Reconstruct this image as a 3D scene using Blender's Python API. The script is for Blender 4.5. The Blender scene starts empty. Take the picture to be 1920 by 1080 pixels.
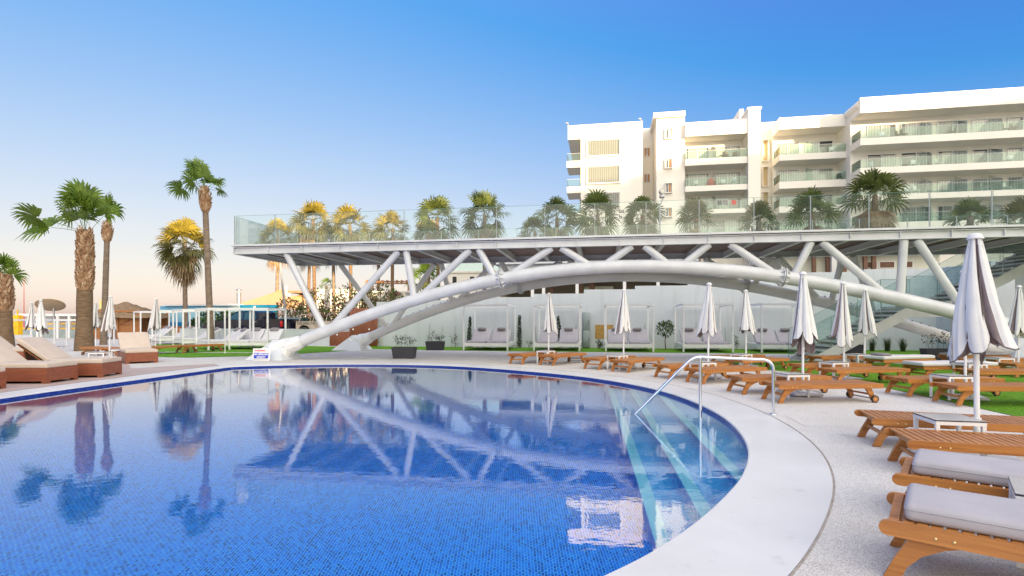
SKY_ALT, SKY_AIR, SKY_DUST, SKY_OZ, SKY_STR, SKY_GAIN = 0, 1.0, 1.0, 1.0, 0.15, 2.0
SKY_GRADE = [(0.80, 1.15, 1.9, 0.055, 3.5, 1.40), (0.75, 0.85, 2.1, 0.042, 3.1, 1.45), (0.85, 0.6, 0.8, 0.03, 2.3, 1.38)]  # last two values per channel: added sunward and overhead light
SUN_STR, SUN_COL, EXPO = 4.6, (1.0, 0.72, 0.42), 1.7
import bpy, bmesh, math, random
import numpy as np
from mathutils import Vector, Matrix, geometry
sc = bpy.context.scene
COL = sc.collection
R = math.radians
PI = math.pi
EYE = 1.5

# ------------------------------------------------------------------ camera
cam = bpy.data.cameras.new('camera')
camo = bpy.data.objects.new('camera', cam)
COL.objects.link(camo)
cam.sensor_width = 36
cam.lens = 18.75
cam.shift_y = 60 / 1920
cam.clip_end = 20000
cam.clip_start = 0.05
camo.location = (0, 0, EYE)
camo.rotation_euler = (R(90), 0, 0)
sc.camera = camo

def at(px, py, d):
    return Vector(((px - 960) * d / 1000, d, EYE + (600 - py) * d / 1000))
def gr(px, py, z=0.0):
    return at(px, py, (EYE - z) * 1000 / (py - 600))

class Plane:
    """vertical reference plane: origin, direction u along it, v away from the camera"""
    def __init__(s, ox, oy, ux, uy):
        l = math.hypot(ux, uy)
        s.o = (ox, oy); s.u = (ux / l, uy / l); s.v = (-uy / l, ux / l)
        s.rz = math.atan2(uy, ux)
    def pix(s, px, py, off=0.0):
        a = (px - 960) / 1000
        d = (off + s.o[0] * s.v[0] + s.o[1] * s.v[1]) / (a * s.v[0] + s.v[1])
        return ((a * d - s.o[0]) * s.u[0] + (d - s.o[1]) * s.u[1], EYE + (600 - py) * d / 1000)
    def pt(s, a, off, z):
        return Vector((s.o[0] + a * s.u[0] + off * s.v[0], s.o[1] + a * s.u[1] + off * s.v[1], z))

# ------------------------------------------------------------------ mesh builder
_rb = {}
def rbox_geo(sx, sy, sz, r, seg):
    k = (round(sx, 4), round(sy, 4), round(sz, 4), r, seg)
    if k not in _rb:
        bm = bmesh.new()
        bmesh.ops.create_cube(bm, size=1.0)
        for v in bm.verts:
            v.co = Vector((v.co.x * sx, v.co.y * sy, v.co.z * sz))
        bmesh.ops.bevel(bm, geom=bm.edges[:], offset=min(r, 0.45 * min(sx, sy, sz)), segments=seg, affect='EDGES', profile=0.5)
        bm.verts.index_update()
        _rb[k] = ([v.co.copy() for v in bm.verts], [[v.index for v in f.verts] for f in bm.faces])
        bm.free()
    return _rb[k]

class MB:
    def __init__(s):
        s.v = []; s.f = []; s.m = []; s.s = []
    def add(s, vs, fs, m=0, smooth=False, M=None):
        b = len(s.v)
        if M is not None:
            vs = [M @ Vector(v) for v in vs]
        s.v.extend([tuple(v) for v in vs])
        for f in fs:
            s.f.append([b + i for i in f]); s.m.append(m); s.s.append(smooth)
        return s
    def box(s, c, d, m=0, rz=0.0, M=None):
        x, y, z = d[0] / 2, d[1] / 2, d[2] / 2
        vs = [Vector(p) for p in ((-x,-y,-z),(x,-y,-z),(x,y,-z),(-x,y,-z),(-x,-y,z),(x,-y,z),(x,y,z),(-x,y,z))]
        T = Matrix.Translation(Vector(c)) @ Matrix.Rotation(rz, 4, 'Z')
        if M is not None: T = M @ T
        return s.add(vs, [(0,3,2,1),(4,5,6,7),(0,1,5,4),(1,2,6,5),(2,3,7,6),(3,0,4,7)], m, False, T)
    def bb(s, x0, x1, y0, y1, z0, z1, m=0, M=None):
        return s.box(((x0+x1)/2,(y0+y1)/2,(z0+z1)/2), (abs(x1-x0),abs(y1-y0),abs(z1-z0)), m, 0.0, M)
    def rbox(s, c, d, r=0.01, seg=2, m=0, M=None, smooth=True):
        vs, fs = rbox_geo(d[0], d[1], d[2], r, seg)
        T = Matrix.Translation(Vector(c))
        if M is not None: T = (M @ T) if not isinstance(M, tuple) else T
        return s.add(vs, fs, m, smooth, T)
    def rboxm(s, M, d, r=0.01, seg=2, m=0, smooth=True):
        vs, fs = rbox_geo(d[0], d[1], d[2], r, seg)
        return s.add(vs, fs, m, smooth, M)
    def tube(s, pts, r, n=8, m=0, caps=True, smooth=True):
        pts = [Vector(p) for p in pts]
        rs = r if isinstance(r, (list, tuple)) else [r] * len(pts)
        vs = []; fs = []
        prev = None
        for i, p in enumerate(pts):
            t = (pts[min(i+1, len(pts)-1)] - pts[max(i-1, 0)])
            t = t.normalized() if t.length > 1e-9 else Vector((0,0,1))
            if prev is None:
                a = Vector((0,0,1)) if abs(t.z) < 0.9 else Vector((1,0,0))
                e1 = t.cross(a).normalized()
            else:
                e1 = (prev - t * prev.dot(t)).normalized()
            e2 = t.cross(e1)
            prev = e1
            for k in range(n):
                an = 2 * PI * k / n
                vs.append(p + (e1 * math.cos(an) + e2 * math.sin(an)) * rs[i])
        for i in range(len(pts) - 1):
            for k in range(n):
                k2 = (k + 1) % n
                fs.append((i*n+k, i*n+k2, (i+1)*n+k2, (i+1)*n+k))
        s.add(vs, fs, m, smooth)
        if caps:
            s.add(vs[:n], [tuple(range(n))[::-1]], m); s.add(vs[-n:], [tuple(range(n))], m)
        return s
    def lathe(s, prof, c=(0,0,0), n=16, m=0, smooth=True):
        vs = []; fs = []
        for (r, z) in prof:
            for k in range(n):
                a = 2 * PI * k / n
                vs.append((c[0] + r * math.cos(a), c[1] + r * math.sin(a), c[2] + z))
        for i in range(len(prof) - 1):
            for k in range(n):
                k2 = (k + 1) % n
                fs.append((i*n+k, i*n+k2, (i+1)*n+k2, (i+1)*n+k))
        return s.add(vs, fs, m, smooth)
    def prism(s, poly, y0, y1, m=0, M=None, smooth=False):
        """poly in (x,z), extruded along y"""
        n = len(poly)
        vs = [(p[0], y0, p[1]) for p in poly] + [(p[0], y1, p[1]) for p in poly]
        s.add(vs, [(i, (i+1) % n, n + (i+1) % n, n + i) for i in range(n)], m, smooth, M)
        s.add(vs[:n], [tuple(range(n))[::-1]], m, False, M)
        s.add(vs[n:], [tuple(range(n))], m, False, M)
        return s
    def slab(s, poly, z0, z1, m=0, m2=None):
        """poly in (x,y), extruded along z"""
        n = len(poly)
        vs = [(p[0], p[1], z0) for p in poly] + [(p[0], p[1], z1) for p in poly]
        s.add(vs, [(i, (i+1) % n, n + (i+1) % n, n + i) for i in range(n)], m if m2 is None else m2)
        s.add(vs[n:], [tuple(range(n))], m); s.add(vs[:n], [tuple(range(n))[::-1]], m)
        return s
    def build(s, name, mats, parent=None, loc=None, rz=None, fix=True):
        me = bpy.data.meshes.new(name)
        me.from_pydata(s.v, [], s.f)
        mats = mats if isinstance(mats, (list, tuple)) else [mats]
        for mt in mats: me.materials.append(mt)
        me.polygons.foreach_set('material_index', s.m)
        me.polygons.foreach_set('use_smooth', s.s)
        if fix:
            bm = bmesh.new(); bm.from_mesh(me)
            bmesh.ops.recalc_face_normals(bm, faces=bm.faces[:])
            bm.to_mesh(me); bm.free()
        me.update()
        o = bpy.data.objects.new(name, me)
        COL.objects.link(o)
        if parent is not None: o.parent = parent
        if loc is not None: o.location = loc
        if rz is not None: o.rotation_euler = (0, 0, rz)
        return o

def tag(o, label=None, cat=None, group=None, kind=None):
    if label: o['label'] = label
    if cat: o['category'] = cat
    if group: o['group'] = group
    if kind: o['kind'] = kind
    return o
def empty(name, loc=(0,0,0), rz=0.0, label=None, cat=None, group=None):
    o = bpy.data.objects.new(name, None)
    COL.objects.link(o)
    o.location = loc; o.rotation_euler = (0, 0, rz); o.empty_display_size = 0.2
    return tag(o, label, cat, group)
KIDS = {}
def copy_tree(o, parent=None):
    c = o.copy(); COL.objects.link(c)
    if parent is not None: c.parent = parent
    for ch in list(o.children): copy_tree(ch, c)
    return c
class Proto:
    """the first placing moves the original, later ones copy it with its parts"""
    def __init__(s, root): s.root = root; s.used = False
    def put(s, loc, rz, label, group=None):
        o = copy_tree(s.root) if s.used else s.root
        if not s.used: s.used = True
        o.location = loc; o.rotation_euler = (0, 0, rz)
        o['label'] = label
        if group: o['group'] = group
        return o

# ------------------------------------------------------------------ materials
def newmat(name):
    m = bpy.data.materials.new(name); m.use_nodes = True
    nt = m.node_tree; nt.nodes.clear()
    out = nt.nodes.new('ShaderNodeOutputMaterial')
    return m, nt, out
def mth(nt, op, a, b=None):
    n = nt.nodes.new('ShaderNodeMath'); n.operation = op
    for i, x in enumerate((a, b)):
        if x is None: continue
        if isinstance(x, (int, float)): n.inputs[i].default_value = x
        else: nt.links.new(x, n.inputs[i])
    return n.outputs[0]
def mixc(nt, fac, a, b, mode='MIX'):
    n = nt.nodes.new('ShaderNodeMix'); n.data_type = 'RGBA'; n.blend_type = mode
    for i, x in ((0, fac), (6, a), (7, b)):
        if isinstance(x, (int, float)): n.inputs[i].default_value = x
        elif isinstance(x, (tuple, list)): n.inputs[i].default_value = (*x[:3], 1)
        else: nt.links.new(x, n.inputs[i])
    return n.outputs[2]
def coords(nt, scale=(1,1,1), which='Object', rot=(0,0,0)):
    tc = nt.nodes.new('ShaderNodeTexCoord'); mp = nt.nodes.new('ShaderNodeMapping')
    mp.inputs['Scale'].default_value = scale; mp.inputs['Rotation'].default_value = rot
    nt.links.new(tc.outputs[which], mp.inputs['Vector'])
    return mp.outputs[0]
def noise(nt, vec, scale, detail=4, rough=0.55):
    n = nt.nodes.new('ShaderNodeTexNoise'); n.inputs['Scale'].default_value = scale
    n.inputs['Detail'].default_value = detail; n.inputs['Roughness'].default_value = rough
    nt.links.new(vec, n.inputs['Vector'])
    return n
def ramp(nt, fac, stops):
    n = nt.nodes.new('ShaderNodeValToRGB')
    el = n.color_ramp.elements
    while len(el) < len(stops): el.new(0.5)
    for e, (p, c) in zip(el, stops):
        e.position = p; e.color = (*c, 1) if len(c) == 3 else c
    nt.links.new(fac, n.inputs[0])
    return n.outputs[0]
def bump(nt, height, strength, dist=0.01):
    n = nt.nodes.new('ShaderNodeBump'); n.inputs['Strength'].default_value = strength
    n.inputs['Distance'].default_value = dist
    nt.links.new(height, n.inputs['Height'])
    return n.outputs[0]
def pbr(nt, out, col, rough=0.5, metal=0.0, spec=0.5, normal=None):
    p = nt.nodes.new('ShaderNodeBsdfPrincipled')
    if isinstance(col, (tuple, list)): p.inputs['Base Color'].default_value = (*col[:3], 1)
    else: nt.links.new(col, p.inputs['Base Color'])
    if isinstance(rough, (int, float)): p.inputs['Roughness'].default_value = rough
    else: nt.links.new(rough, p.inputs['Roughness'])
    p.inputs['Metallic'].default_value = metal
    p.inputs['Specular IOR Level'].default_value = spec
    if normal is not None: nt.links.new(normal, p.inputs['Normal'])
    nt.links.new(p.outputs[0], out.inputs[0])
    return p
def simple(name, col, rough=0.5, metal=0.0, var=0.12, nscale=3.0, bumps=0.0, bscale=40.0, spec=0.5, vec=(1,1,1), which='Object'):
    m, nt, out = newmat(name)
    co = coords(nt, vec, which)
    nz = noise(nt, co, nscale, 5)
    lo = tuple(c * (1 - var) for c in col); hi = tuple(min(1, c * (1 + var)) for c in col)
    c = ramp(nt, nz.outputs[0], [(0.3, lo), (0.7, hi)])
    nrm = None
    if bumps > 0:
        b = noise(nt, co, bscale, 3)
        nrm = bump(nt, b.outputs[0], bumps, 0.01)
    pbr(nt, out, c, rough, metal, spec, nrm)
    return m

def mat_wood(name, dark, light, scale=(1.2, 22, 22), rough=0.42, rnd=0.35):
    m, nt, out = newmat(name)
    oi = nt.nodes.new('ShaderNodeObjectInfo')
    co = coords(nt, scale)
    ad = nt.nodes.new('ShaderNodeVectorMath'); ad.operation = 'ADD'
    nt.links.new(co, ad.inputs[0])
    sc_ = nt.nodes.new('ShaderNodeVectorMath'); sc_.operation = 'SCALE'
    sc_.inputs[0].default_value = (17, 31, 13); nt.links.new(oi.outputs['Random'], sc_.inputs['Scale'])
    nt.links.new(sc_.outputs[0], ad.inputs[1])
    nz = noise(nt, ad.outputs[0], 1.0, 6, 0.6)
    nz.inputs['Distortion'].default_value = 0.6
    c = ramp(nt, nz.outputs[0], [(0.28, dark), (0.5, tuple((a+b)/2 for a, b in zip(dark, light))), (0.72, light)])
    big = noise(nt, coords(nt, (1.5, 8, 8)), 1.0, 2)
    c = mixc(nt, mth(nt, 'MULTIPLY', big.outputs[0], rnd), c, dark)
    grey = tuple(.5 * (a + b) * .8 + .03 for a, b in zip(dark, light))
    c = mixc(nt, mth(nt, 'MULTIPLY', oi.outputs['Random'], 0.40), c, grey)
    pbr(nt, out, c, rough, 0, 0.45, bump(nt, nz.outputs[0], 0.25, 0.004))
    return m
MT = {}
MT['steel'] = simple('white_painted_steel', (0.56,0.575,0.60), 0.32, 0, 0.10, 1.6, 0.06, 9)
MT['steel_dull'] = simple('white_primer_steel', (0.60,0.60,0.59), 0.5, 0, 0.08, 1.0)
MT['white'] = simple('white_powder_coat', (0.74,0.745,0.76), 0.4, 0, 0.04, 6)
def mat_render():
    m, nt, out = newmat('white_wall_render')
    co = coords(nt)
    a = noise(nt, co, 0.5, 6, 0.6); s = noise(nt, coords(nt, (3.5, 3.5, 0.28)), 1.0, 5, 0.6); g = noise(nt, co, 60, 3)
    c = ramp(nt, a.outputs[0], [(0.3, (0.53,0.565,0.61)), (0.7, (0.585,0.62,0.66))])
    c = mixc(nt, 1.0, c, ramp(nt, s.outputs[0], [(0.30, (0.90,0.89,0.87)), (0.48, (1,1,1))]), 'MULTIPLY')
    pbr(nt, out, c, 0.85, 0, 0.4, bump(nt, g.outputs[0], 0.15, 0.01))
    return m
MT['render'] = mat_render()
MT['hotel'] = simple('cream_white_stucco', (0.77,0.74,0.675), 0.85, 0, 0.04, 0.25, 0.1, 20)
MT['hotel_dark'] = simple('shaded_loggia_stucco', (0.55,0.55,0.53), 0.85, 0, 0.05, 0.3)  # the hotel stucco again, with the recess shade put into its colour
MT['teak'] = mat_wood('oiled_teak', (0.24,0.072,0.010), (0.62,0.26,0.060))
MT['teak_dark'] = mat_wood('weathered_teak', (0.15,0.045,0.012), (0.38,0.14,0.040))
MT['redwood'] = mat_wood('red_hardwood', (0.13,0.030,0.012), (0.34,0.10,0.040), (1.0, 12, 14), 0.45)
MT['redboard'] = mat_wood('red_vertical_boards', (0.16,0.040,0.015), (0.36,0.105,0.040), (9, 9, 0.6), 0.5)
MT['hutwood'] = mat_wood('hut_boards', (0.22,0.075,0.018), (0.46,0.20,0.06), (7, 7, 0.8), 0.6)
MT['rubber'] = simple('black_rubber', (0.02,0.02,0.022), 0.7)
MT['brass'] = simple('brass_cap', (0.75,0.55,0.25), 0.3, 1.0)
MT['chrome'] = simple('brushed_stainless', (0.72,0.73,0.75), 0.16, 1.0, 0.03)
MT['grey_plastic'] = simple('pale_grey_resin', (0.55,0.56,0.58), 0.55)
MT['table_top'] = simple('grey_table_top', (0.42,0.40,0.39), 0.25, 0, 0.08, 4)
MT['table_edge'] = simple('dark_table_edge', (0.03,0.03,0.045), 0.4)
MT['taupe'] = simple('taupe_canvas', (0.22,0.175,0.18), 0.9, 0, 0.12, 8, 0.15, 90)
MT['hem'] = simple('dark_hem_tape', (0.12,0.10,0.105), 0.9)
MT['planter'] = simple('anthracite_planter', (0.022,0.024,0.034), 0.5)
MT['soil'] = simple('dark_soil', (0.05,0.035,0.025), 0.95)
MT['stem'] = simple('brown_stem', (0.12,0.08,0.05), 0.9)
MT['cane'] = simple('grey_cane', (0.22,0.23,0.24), 0.7)
MT['pillow'] = simple('grey_pillow_fabric', (0.22,0.20,0.21), 0.95, 0, 0.1, 12, 0.2, 150)
MT['bridge_board'] = mat_wood('brown_deck_boards', (0.16,0.105,0.09), (0.30,0.21,0.18), (1.0, 14, 14), 0.7)
MT['ferrous'] = simple('dull_grey_metal', (0.33,0.34,0.36), 0.4, 0.7)
MT['chimney'] = simple('galvanised_flue', (0.45,0.46,0.47), 0.35, 0.8)
MT['tarp'] = simple('white_tarpaulin', (0.68,0.69,0.70), 0.5, 0, 0.06, 3, 0.7, 9)
MT['sail'] = simple('tan_shade_cloth', (0.62,0.36,0.17), 0.9, 0, 0.08, 1)
MT['yellow'] = simple('yellow_paint', (0.80,0.46,0.01), 0.5)
MT['signwhite'] = simple('sign_white', (0.80,0.80,0.80), 0.5, 0, 0.02)
MT['signblue'] = simple('sign_blue', (0.01,0.035,0.45), 0.5, 0, 0.03)
MT['signred'] = simple('sign_red', (0.60,0.02,0.025), 0.5, 0, 0.03)
MT['letter'] = simple('dark_lettering', (0.06,0.065,0.07), 0.6)
MT['teal'] = simple('teal_paint', (0.0,0.22,0.36), 0.6)
MT['osb'] = simple('chipboard', (0.42,0.25,0.07), 0.8, 0, 0.35, 14)
MT['carblack'] = simple('navy_black_car_paint', (0.006,0.008,0.022), 0.08, 0, 0.02, 1, spec=0.8)
MT['camo'] = simple('beige_camouflage_paint', (0.40,0.34,0.27), 0.6, 0, 0.45, 1.6)
MT['carglass'] = simple('car_glass', (0.03,0.08,0.10), 0.05, 0, 0.02, 1, spec=0.9)
MT['tyre'] = simple('tyre_rubber', (0.035,0.033,0.032), 0.85)
MT['alloy'] = simple('alloy_rim', (0.55,0.56,0.58), 0.25, 0.8)
MT['red_lens'] = simple('red_lens', (0.45,0.01,0.012), 0.2)
MT['head_lens'] = simple('headlamp_lens', (0.75,0.62,0.55), 0.1)
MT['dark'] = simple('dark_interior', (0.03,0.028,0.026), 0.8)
MT['beige_int'] = simple('beige_interior_wall', (0.24,0.20,0.155), 0.85, 0, 0.1, 0.6)
MT['cream_int'] = simple('cream_panel', (0.60,0.60,0.50), 0.8, 0, 0.06, 0.4)
MT['brown_col'] = simple('brown_column', (0.16,0.085,0.055), 0.8, 0, 0.2, 4)
MT['orange_shutter'] = simple('orange_shutter', (0.50,0.22,0.06), 0.6, 0, 0.08, 3)
MT['greybox'] = simple('grey_cabinet', (0.26,0.31,0.32), 0.4)
MT['redcloth'] = simple('red_cloth', (0.55,0.05,0.04), 0.9)
MT['dish'] = simple('woven_tan_disc', (0.38,0.28,0.18), 0.9, 0, 0.15, 20)
MT['flag'] = simple('yellow_flag', (0.75,0.62,0.20), 0.9)
MT['sand'] = simple('pale_sand', (0.50,0.43,0.34), 0.95, 0, 0.12, 0.8, 0.2, 30)
MT['asphalt'] = simple('car_park_asphalt', (0.10,0.095,0.09), 0.9, 0, 0.15, 2, 0.2, 60)
MT['earth'] = simple('dry_ground', (0.34,0.29,0.23), 0.95, 0, 0.15, 0.3)
MT['sea'] = simple('blue_sea', (0.02,0.10,0.22), 0.25, 0, 0.1, 0.05, 0.4, 0.6)
MT['terracotta_deck'] = simple('rosy_beige_paving', (0.40,0.31,0.27), 0.6, 0, 0.10, 1.2, 0.05, 120)
def mat_coping():
    m, nt, out = newmat('smooth_white_coping')
    co = coords(nt)
    a = noise(nt, co, 0.9, 6, 0.65); b = noise(nt, co, 5.0, 6, 0.7); g = noise(nt, co, 140, 2)
    c = ramp(nt, a.outputs[0], [(0.3, (0.57,0.565,0.555)), (0.7, (0.66,0.655,0.645))])
    c = mixc(nt, 1.0, c, ramp(nt, b.outputs[0], [(0.28, (0.84,0.82,0.80)), (0.40, (1,1,1))]), 'MULTIPLY')
    c = mixc(nt, 1.0, c, ramp(nt, g.outputs[0], [(0.3, (0.94,0.94,0.94)), (0.6, (1,1,1))]), 'MULTIPLY')
    r = ramp(nt, a.outputs[0], [(0.3, (0.30,)*3), (0.7, (0.52,)*3)])
    pbr(nt, out, c, r, 0, 0.45, bump(nt, g.outputs[0], 0.08, 0.004))
    return m
MT['coping'] = mat_coping()
MT['joint'] = simple('brown_joint', (0.34,0.29,0.24), 0.9, 0, 0.25, 8)
MT['path'] = simple('pale_path', (0.50,0.48,0.44), 0.85)
MT['deep_step'] = None

def mat_canvas(name, col, seed=0):
    m, nt, out = newmat(name)
    co = coords(nt)
    nz = noise(nt, co, 5, 4)
    c = ramp(nt, nz.outputs[0], [(0.25, tuple(x*0.92 for x in col)), (0.75, col)])
    we = noise(nt, coords(nt, (220,220,220)), 1, 2)
    nr = bump(nt, we.outputs[0], 0.12, 0.002)
    d = nt.nodes.new('ShaderNodeBsdfDiffuse'); nt.links.new(c, d.inputs[0]); nt.links.new(nr, d.inputs['Normal'])
    t = nt.nodes.new('ShaderNodeBsdfTranslucent'); nt.links.new(c, t.inputs[0])
    mx = nt.nodes.new('ShaderNodeMixShader'); mx.inputs[0].default_value = 0.10
    nt.links.new(d.outputs[0], mx.inputs[1]); nt.links.new(t.outputs[0], mx.inputs[2])
    nt.links.new(mx.outputs[0], out.inputs[0])
    return m
MT['canvas'] = mat_canvas('white_canvas', (0.77,0.775,0.785))

def mat_fabric(name, col):
    m, nt, out = newmat(name)
    co = coords(nt)
    big = noise(nt, co, 3.5, 4)
    c = ramp(nt, big.outputs[0], [(0.3, tuple(x*0.9 for x in col)), (0.7, col)])
    wv = nt.nodes.new('ShaderNodeTexWave'); wv.inputs['Scale'].default_value = 90; wv.bands_direction = 'DIAGONAL'
    wv.inputs['Distortion'].default_value = 0.5
    nt.links.new(co, wv.inputs['Vector'])
    fold = noise(nt, coords(nt, (2.2, 5, 5)), 1.0, 3)
    h = mth(nt, 'ADD', mth(nt, 'MULTIPLY', wv.outputs['Fac'], 0.08), mth(nt, 'MULTIPLY', fold.outputs[0], 2.0))
    pbr(nt, out, c, 0.92, 0, 0.25, bump(nt, h, 0.35, 0.012))
    return m
MT['cushion'] = mat_fabric('grey_cushion_fabric', (0.42,0.40,0.425))
MT['cushion_white'] = mat_fabric('white_cushion_fabric', (0.64,0.63,0.64))
MT['cushion_beige'] = mat_fabric('sand_cushion_fabric', (0.54,0.455,0.385))

def mat_deck():
    m, nt, out = newmat('white_pebble_deck')
    co = coords(nt)
    vo = nt.nodes.new('ShaderNodeTexVoronoi'); vo.inputs['Scale'].default_value = 210
    nt.links.new(co, vo.inputs['Vector'])
    sp = nt.nodes.new('ShaderNodeSeparateColor'); nt.links.new(vo.outputs['Color'], sp.inputs[0])
    c = ramp(nt, sp.outputs[0], [(0.0, (0.28,0.25,0.22)), (0.22, (0.50,0.48,0.44)), (0.6, (0.65,0.635,0.61)), (1.0, (0.80,0.79,0.77))])
    big = noise(nt, co, 0.45, 5, 0.6)
    c = mixc(nt, 1.0, c, ramp(nt, big.outputs[0], [(0.3, (0.84,0.82,0.79)), (0.7, (1.0,1.0,1.0))]), 'MULTIPLY')
    st = noise(nt, coords(nt, (1.0, 1.0, 1.0)), 1.7, 8, 0.72)
    c = mixc(nt, 1.0, c, ramp(nt, st.outputs[0], [(0.30, (0.80,0.77,0.73)), (0.42, (1,1,1))]), 'MULTIPLY')
    pbr(nt, out, c, 0.75, 0, 0.3, bump(nt, vo.outputs['Distance'], 0.35, 0.003))
    return m
MT['deck'] = mat_deck()

def mat_turf():
    m, nt, out = newmat('artificial_turf')
    co = coords(nt)
    nz = noise(nt, co, 160, 3, 0.7)
    big = noise(nt, co, 0.8, 4)
    c = ramp(nt, nz.outputs[0], [(0.3, (0.05,0.15,0.006)), (0.55, (0.12,0.32,0.012)), (0.75, (0.20,0.46,0.02))])
    c = mixc(nt, mth(nt, 'MULTIPLY', big.outputs[0], 0.5), c, (0.09,0.24,0.012))
    pt = noise(nt, co, 2.6, 6, 0.7)
    c = mixc(nt, ramp(nt, pt.outputs[0], [(0.42, (0,0,0)), (0.7, (0.55,0.55,0.55))]), c, (0.17,0.27,0.03))
    pbr(nt, out, c, 0.9, 0, 0.2, bump(nt, nz.outputs[0], 0.9, 0.02))
    return m
MT['turf'] = mat_turf()
MT['blade'] = simple('turf_blades', (0.15,0.38,0.014), 0.8, 0, 0.35, 30, spec=0.2)

MORTAR = 0.0036
def mat_tile(name, cols, grout, w=0.027, h=0.05, rot=(0,0,0), wall=False):
    m, nt, out = newmat(name)
    tc = nt.nodes.new('ShaderNodeTexCoord')
    mp = nt.nodes.new('ShaderNodeMapping'); mp.inputs['Rotation'].default_value = rot
    nt.links.new(tc.outputs['Object'], mp.inputs['Vector'])
    br = nt.nodes.new('ShaderNodeTexBrick')
    br.inputs['Scale'].default_value = 1.0
    br.inputs['Brick Width'].default_value = h; br.inputs['Row Height'].default_value = w
    br.inputs['Mortar Size'].default_value = MORTAR; br.inputs['Mortar Smooth'].default_value = 0.1
    br.inputs['Color1'].default_value = (0,0,0,1); br.inputs['Color2'].default_value = (1,1,1,1)
    br.inputs['Mortar'].default_value = (0.5,0.5,0.5,1)
    br.offset = 0.5
    nt.links.new(mp.outputs[0], br.inputs['Vector'])
    sp = nt.nodes.new('ShaderNodeSeparateColor'); nt.links.new(br.outputs['Color'], sp.inputs[0])
    n = len(cols)
    c = ramp(nt, sp.outputs[0], [(i / max(1, n - 1), k) for i, k in enumerate(cols)])
    c = mixc(nt, br.outputs['Fac'], c, grout)
    pbr(nt, out, c, 0.2, 0, 0.5)
    return m
RB = (0, 0, PI / 2)
blues = [(0.003,0.045,0.36), (0.005,0.10,0.62), (0.008,0.175,0.84), (0.012,0.215,0.92), (0.025,0.29,0.96)]
MT['tile'] = mat_tile('blue_mosaic', blues, (0.22,0.58,0.98), rot=RB)
MT['tile_wall'] = mat_tile('blue_mosaic_wall', blues, (0.10,0.24,0.58), rot=(PI/2, 0, 0))
MT['tile_trim'] = mat_tile('navy_mosaic_trim', [(0.004,0.015,0.14), (0.008,0.03,0.24)], (0.02,0.06,0.30), rot=(PI/2, 0, 0))
stepb = [(0.006,0.30,0.76), (0.010,0.40,0.86), (0.018,0.48,0.92), (0.03,0.55,0.96)]
MT['tile_step'] = mat_tile('step_mosaic', stepb, (0.30,0.72,0.95), rot=RB)
MT['nosing'] = mat_tile('pale_nosing_mosaic', [(0.66,0.88,0.92), (0.74,0.92,0.95)], (0.78,0.94,0.96), rot=RB)

def mat_water():
    m, nt, out = newmat('clear_pool_water')
    co = coords(nt, (1, 1, 1))
    a = noise(nt, coords(nt, (5.5, 8.5, 1)), 1.0, 2, 0.5)
    b = noise(nt, coords(nt, (19, 27, 1)), 1.0, 2, 0.5)
    c = noise(nt, coords(nt, (0.9, 1.5, 1)), 1.0, 2, 0.5)
    h = mth(nt, 'ADD', mth(nt, 'MULTIPLY', a.outputs[0], 0.8), mth(nt, 'MULTIPLY', b.outputs[0], 0.20))
    h = mth(nt, 'ADD', h, mth(nt, 'MULTIPLY', c.outputs[0], 1.2))
    nr = bump(nt, h, WAVE, 0.01)
    g = nt.nodes.new('ShaderNodeBsdfGlossy'); g.inputs['Roughness'].default_value = 0.0; nt.links.new(nr, g.inputs['Normal'])
    t = nt.nodes.new('ShaderNodeBsdfRefraction'); t.inputs['IOR'].default_value = 1.333; t.inputs['Roughness'].default_value = 0.0
    t.inputs[0].default_value = (0.55, 0.92, 1.0, 1); nt.links.new(nr, t.inputs['Normal'])
    fr = nt.nodes.new('ShaderNodeFresnel'); fr.inputs[0].default_value = 1.333; nt.links.new(nr, fr.inputs['Normal'])
    f = mth(nt, 'MINIMUM', mth(nt, 'MULTIPLY', fr.outputs[0], 1.65), 0.84)
    mx = nt.nodes.new('ShaderNodeMixShader'); nt.links.new(f, mx.inputs[0])
    nt.links.new(t.outputs[0], mx.inputs[1]); nt.links.new(g.outputs[0], mx.inputs[2])
    nt.links.new(mx.outputs[0], out.inputs[0])
    return m
WAVE = 0.085
MT['water'] = mat_water()

def mat_glass(name, tint, sky_haze, refl=1.6, sky_haze_col=(0.6,0.72,0.68)):
    m, nt, out = newmat(name)
    t = nt.nodes.new('ShaderNodeBsdfTransparent'); t.inputs[0].default_value = (*tint, 1)
    g = nt.nodes.new('ShaderNodeBsdfGlossy'); g.inputs['Roughness'].default_value = 0.02
    fr = nt.nodes.new('ShaderNodeFresnel'); fr.inputs[0].default_value = 1.5
    f = mth(nt, 'MINIMUM', mth(nt, 'MULTIPLY', fr.outputs[0], refl), 1.0)
    m1 = nt.nodes.new('ShaderNodeMixShader'); nt.links.new(f, m1.inputs[0])
    nt.links.new(t.outputs[0], m1.inputs[1]); nt.links.new(g.outputs[0], m1.inputs[2])
    d = nt.nodes.new('ShaderNodeBsdfDiffuse'); d.inputs[0].default_value = (*sky_haze_col, 1)  # diffuse layer stands in for the milky sky reflection on the panes
    m2 = nt.nodes.new('ShaderNodeMixShader'); m2.inputs[0].default_value = sky_haze
    nt.links.new(m1.outputs[0], m2.inputs[1]); nt.links.new(d.outputs[0], m2.inputs[2])
    nt.links.new(m2.outputs[0], out.inputs[0])
    return m
MT['glass'] = mat_glass('green_tinted_balustrade_glass', (0.955,0.985,0.975), 0.022, 0.55)
MT['glass_stair'] = mat_glass('teal_stair_glass', (0.92,0.97,0.965), 0.04, 1.0, (0.5,0.68,0.66))
MT['glass_hotel'] = mat_glass('green_balcony_glass', (0.84,0.93,0.89), 0.03, 0.9, (0.5,0.66,0.58))
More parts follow.
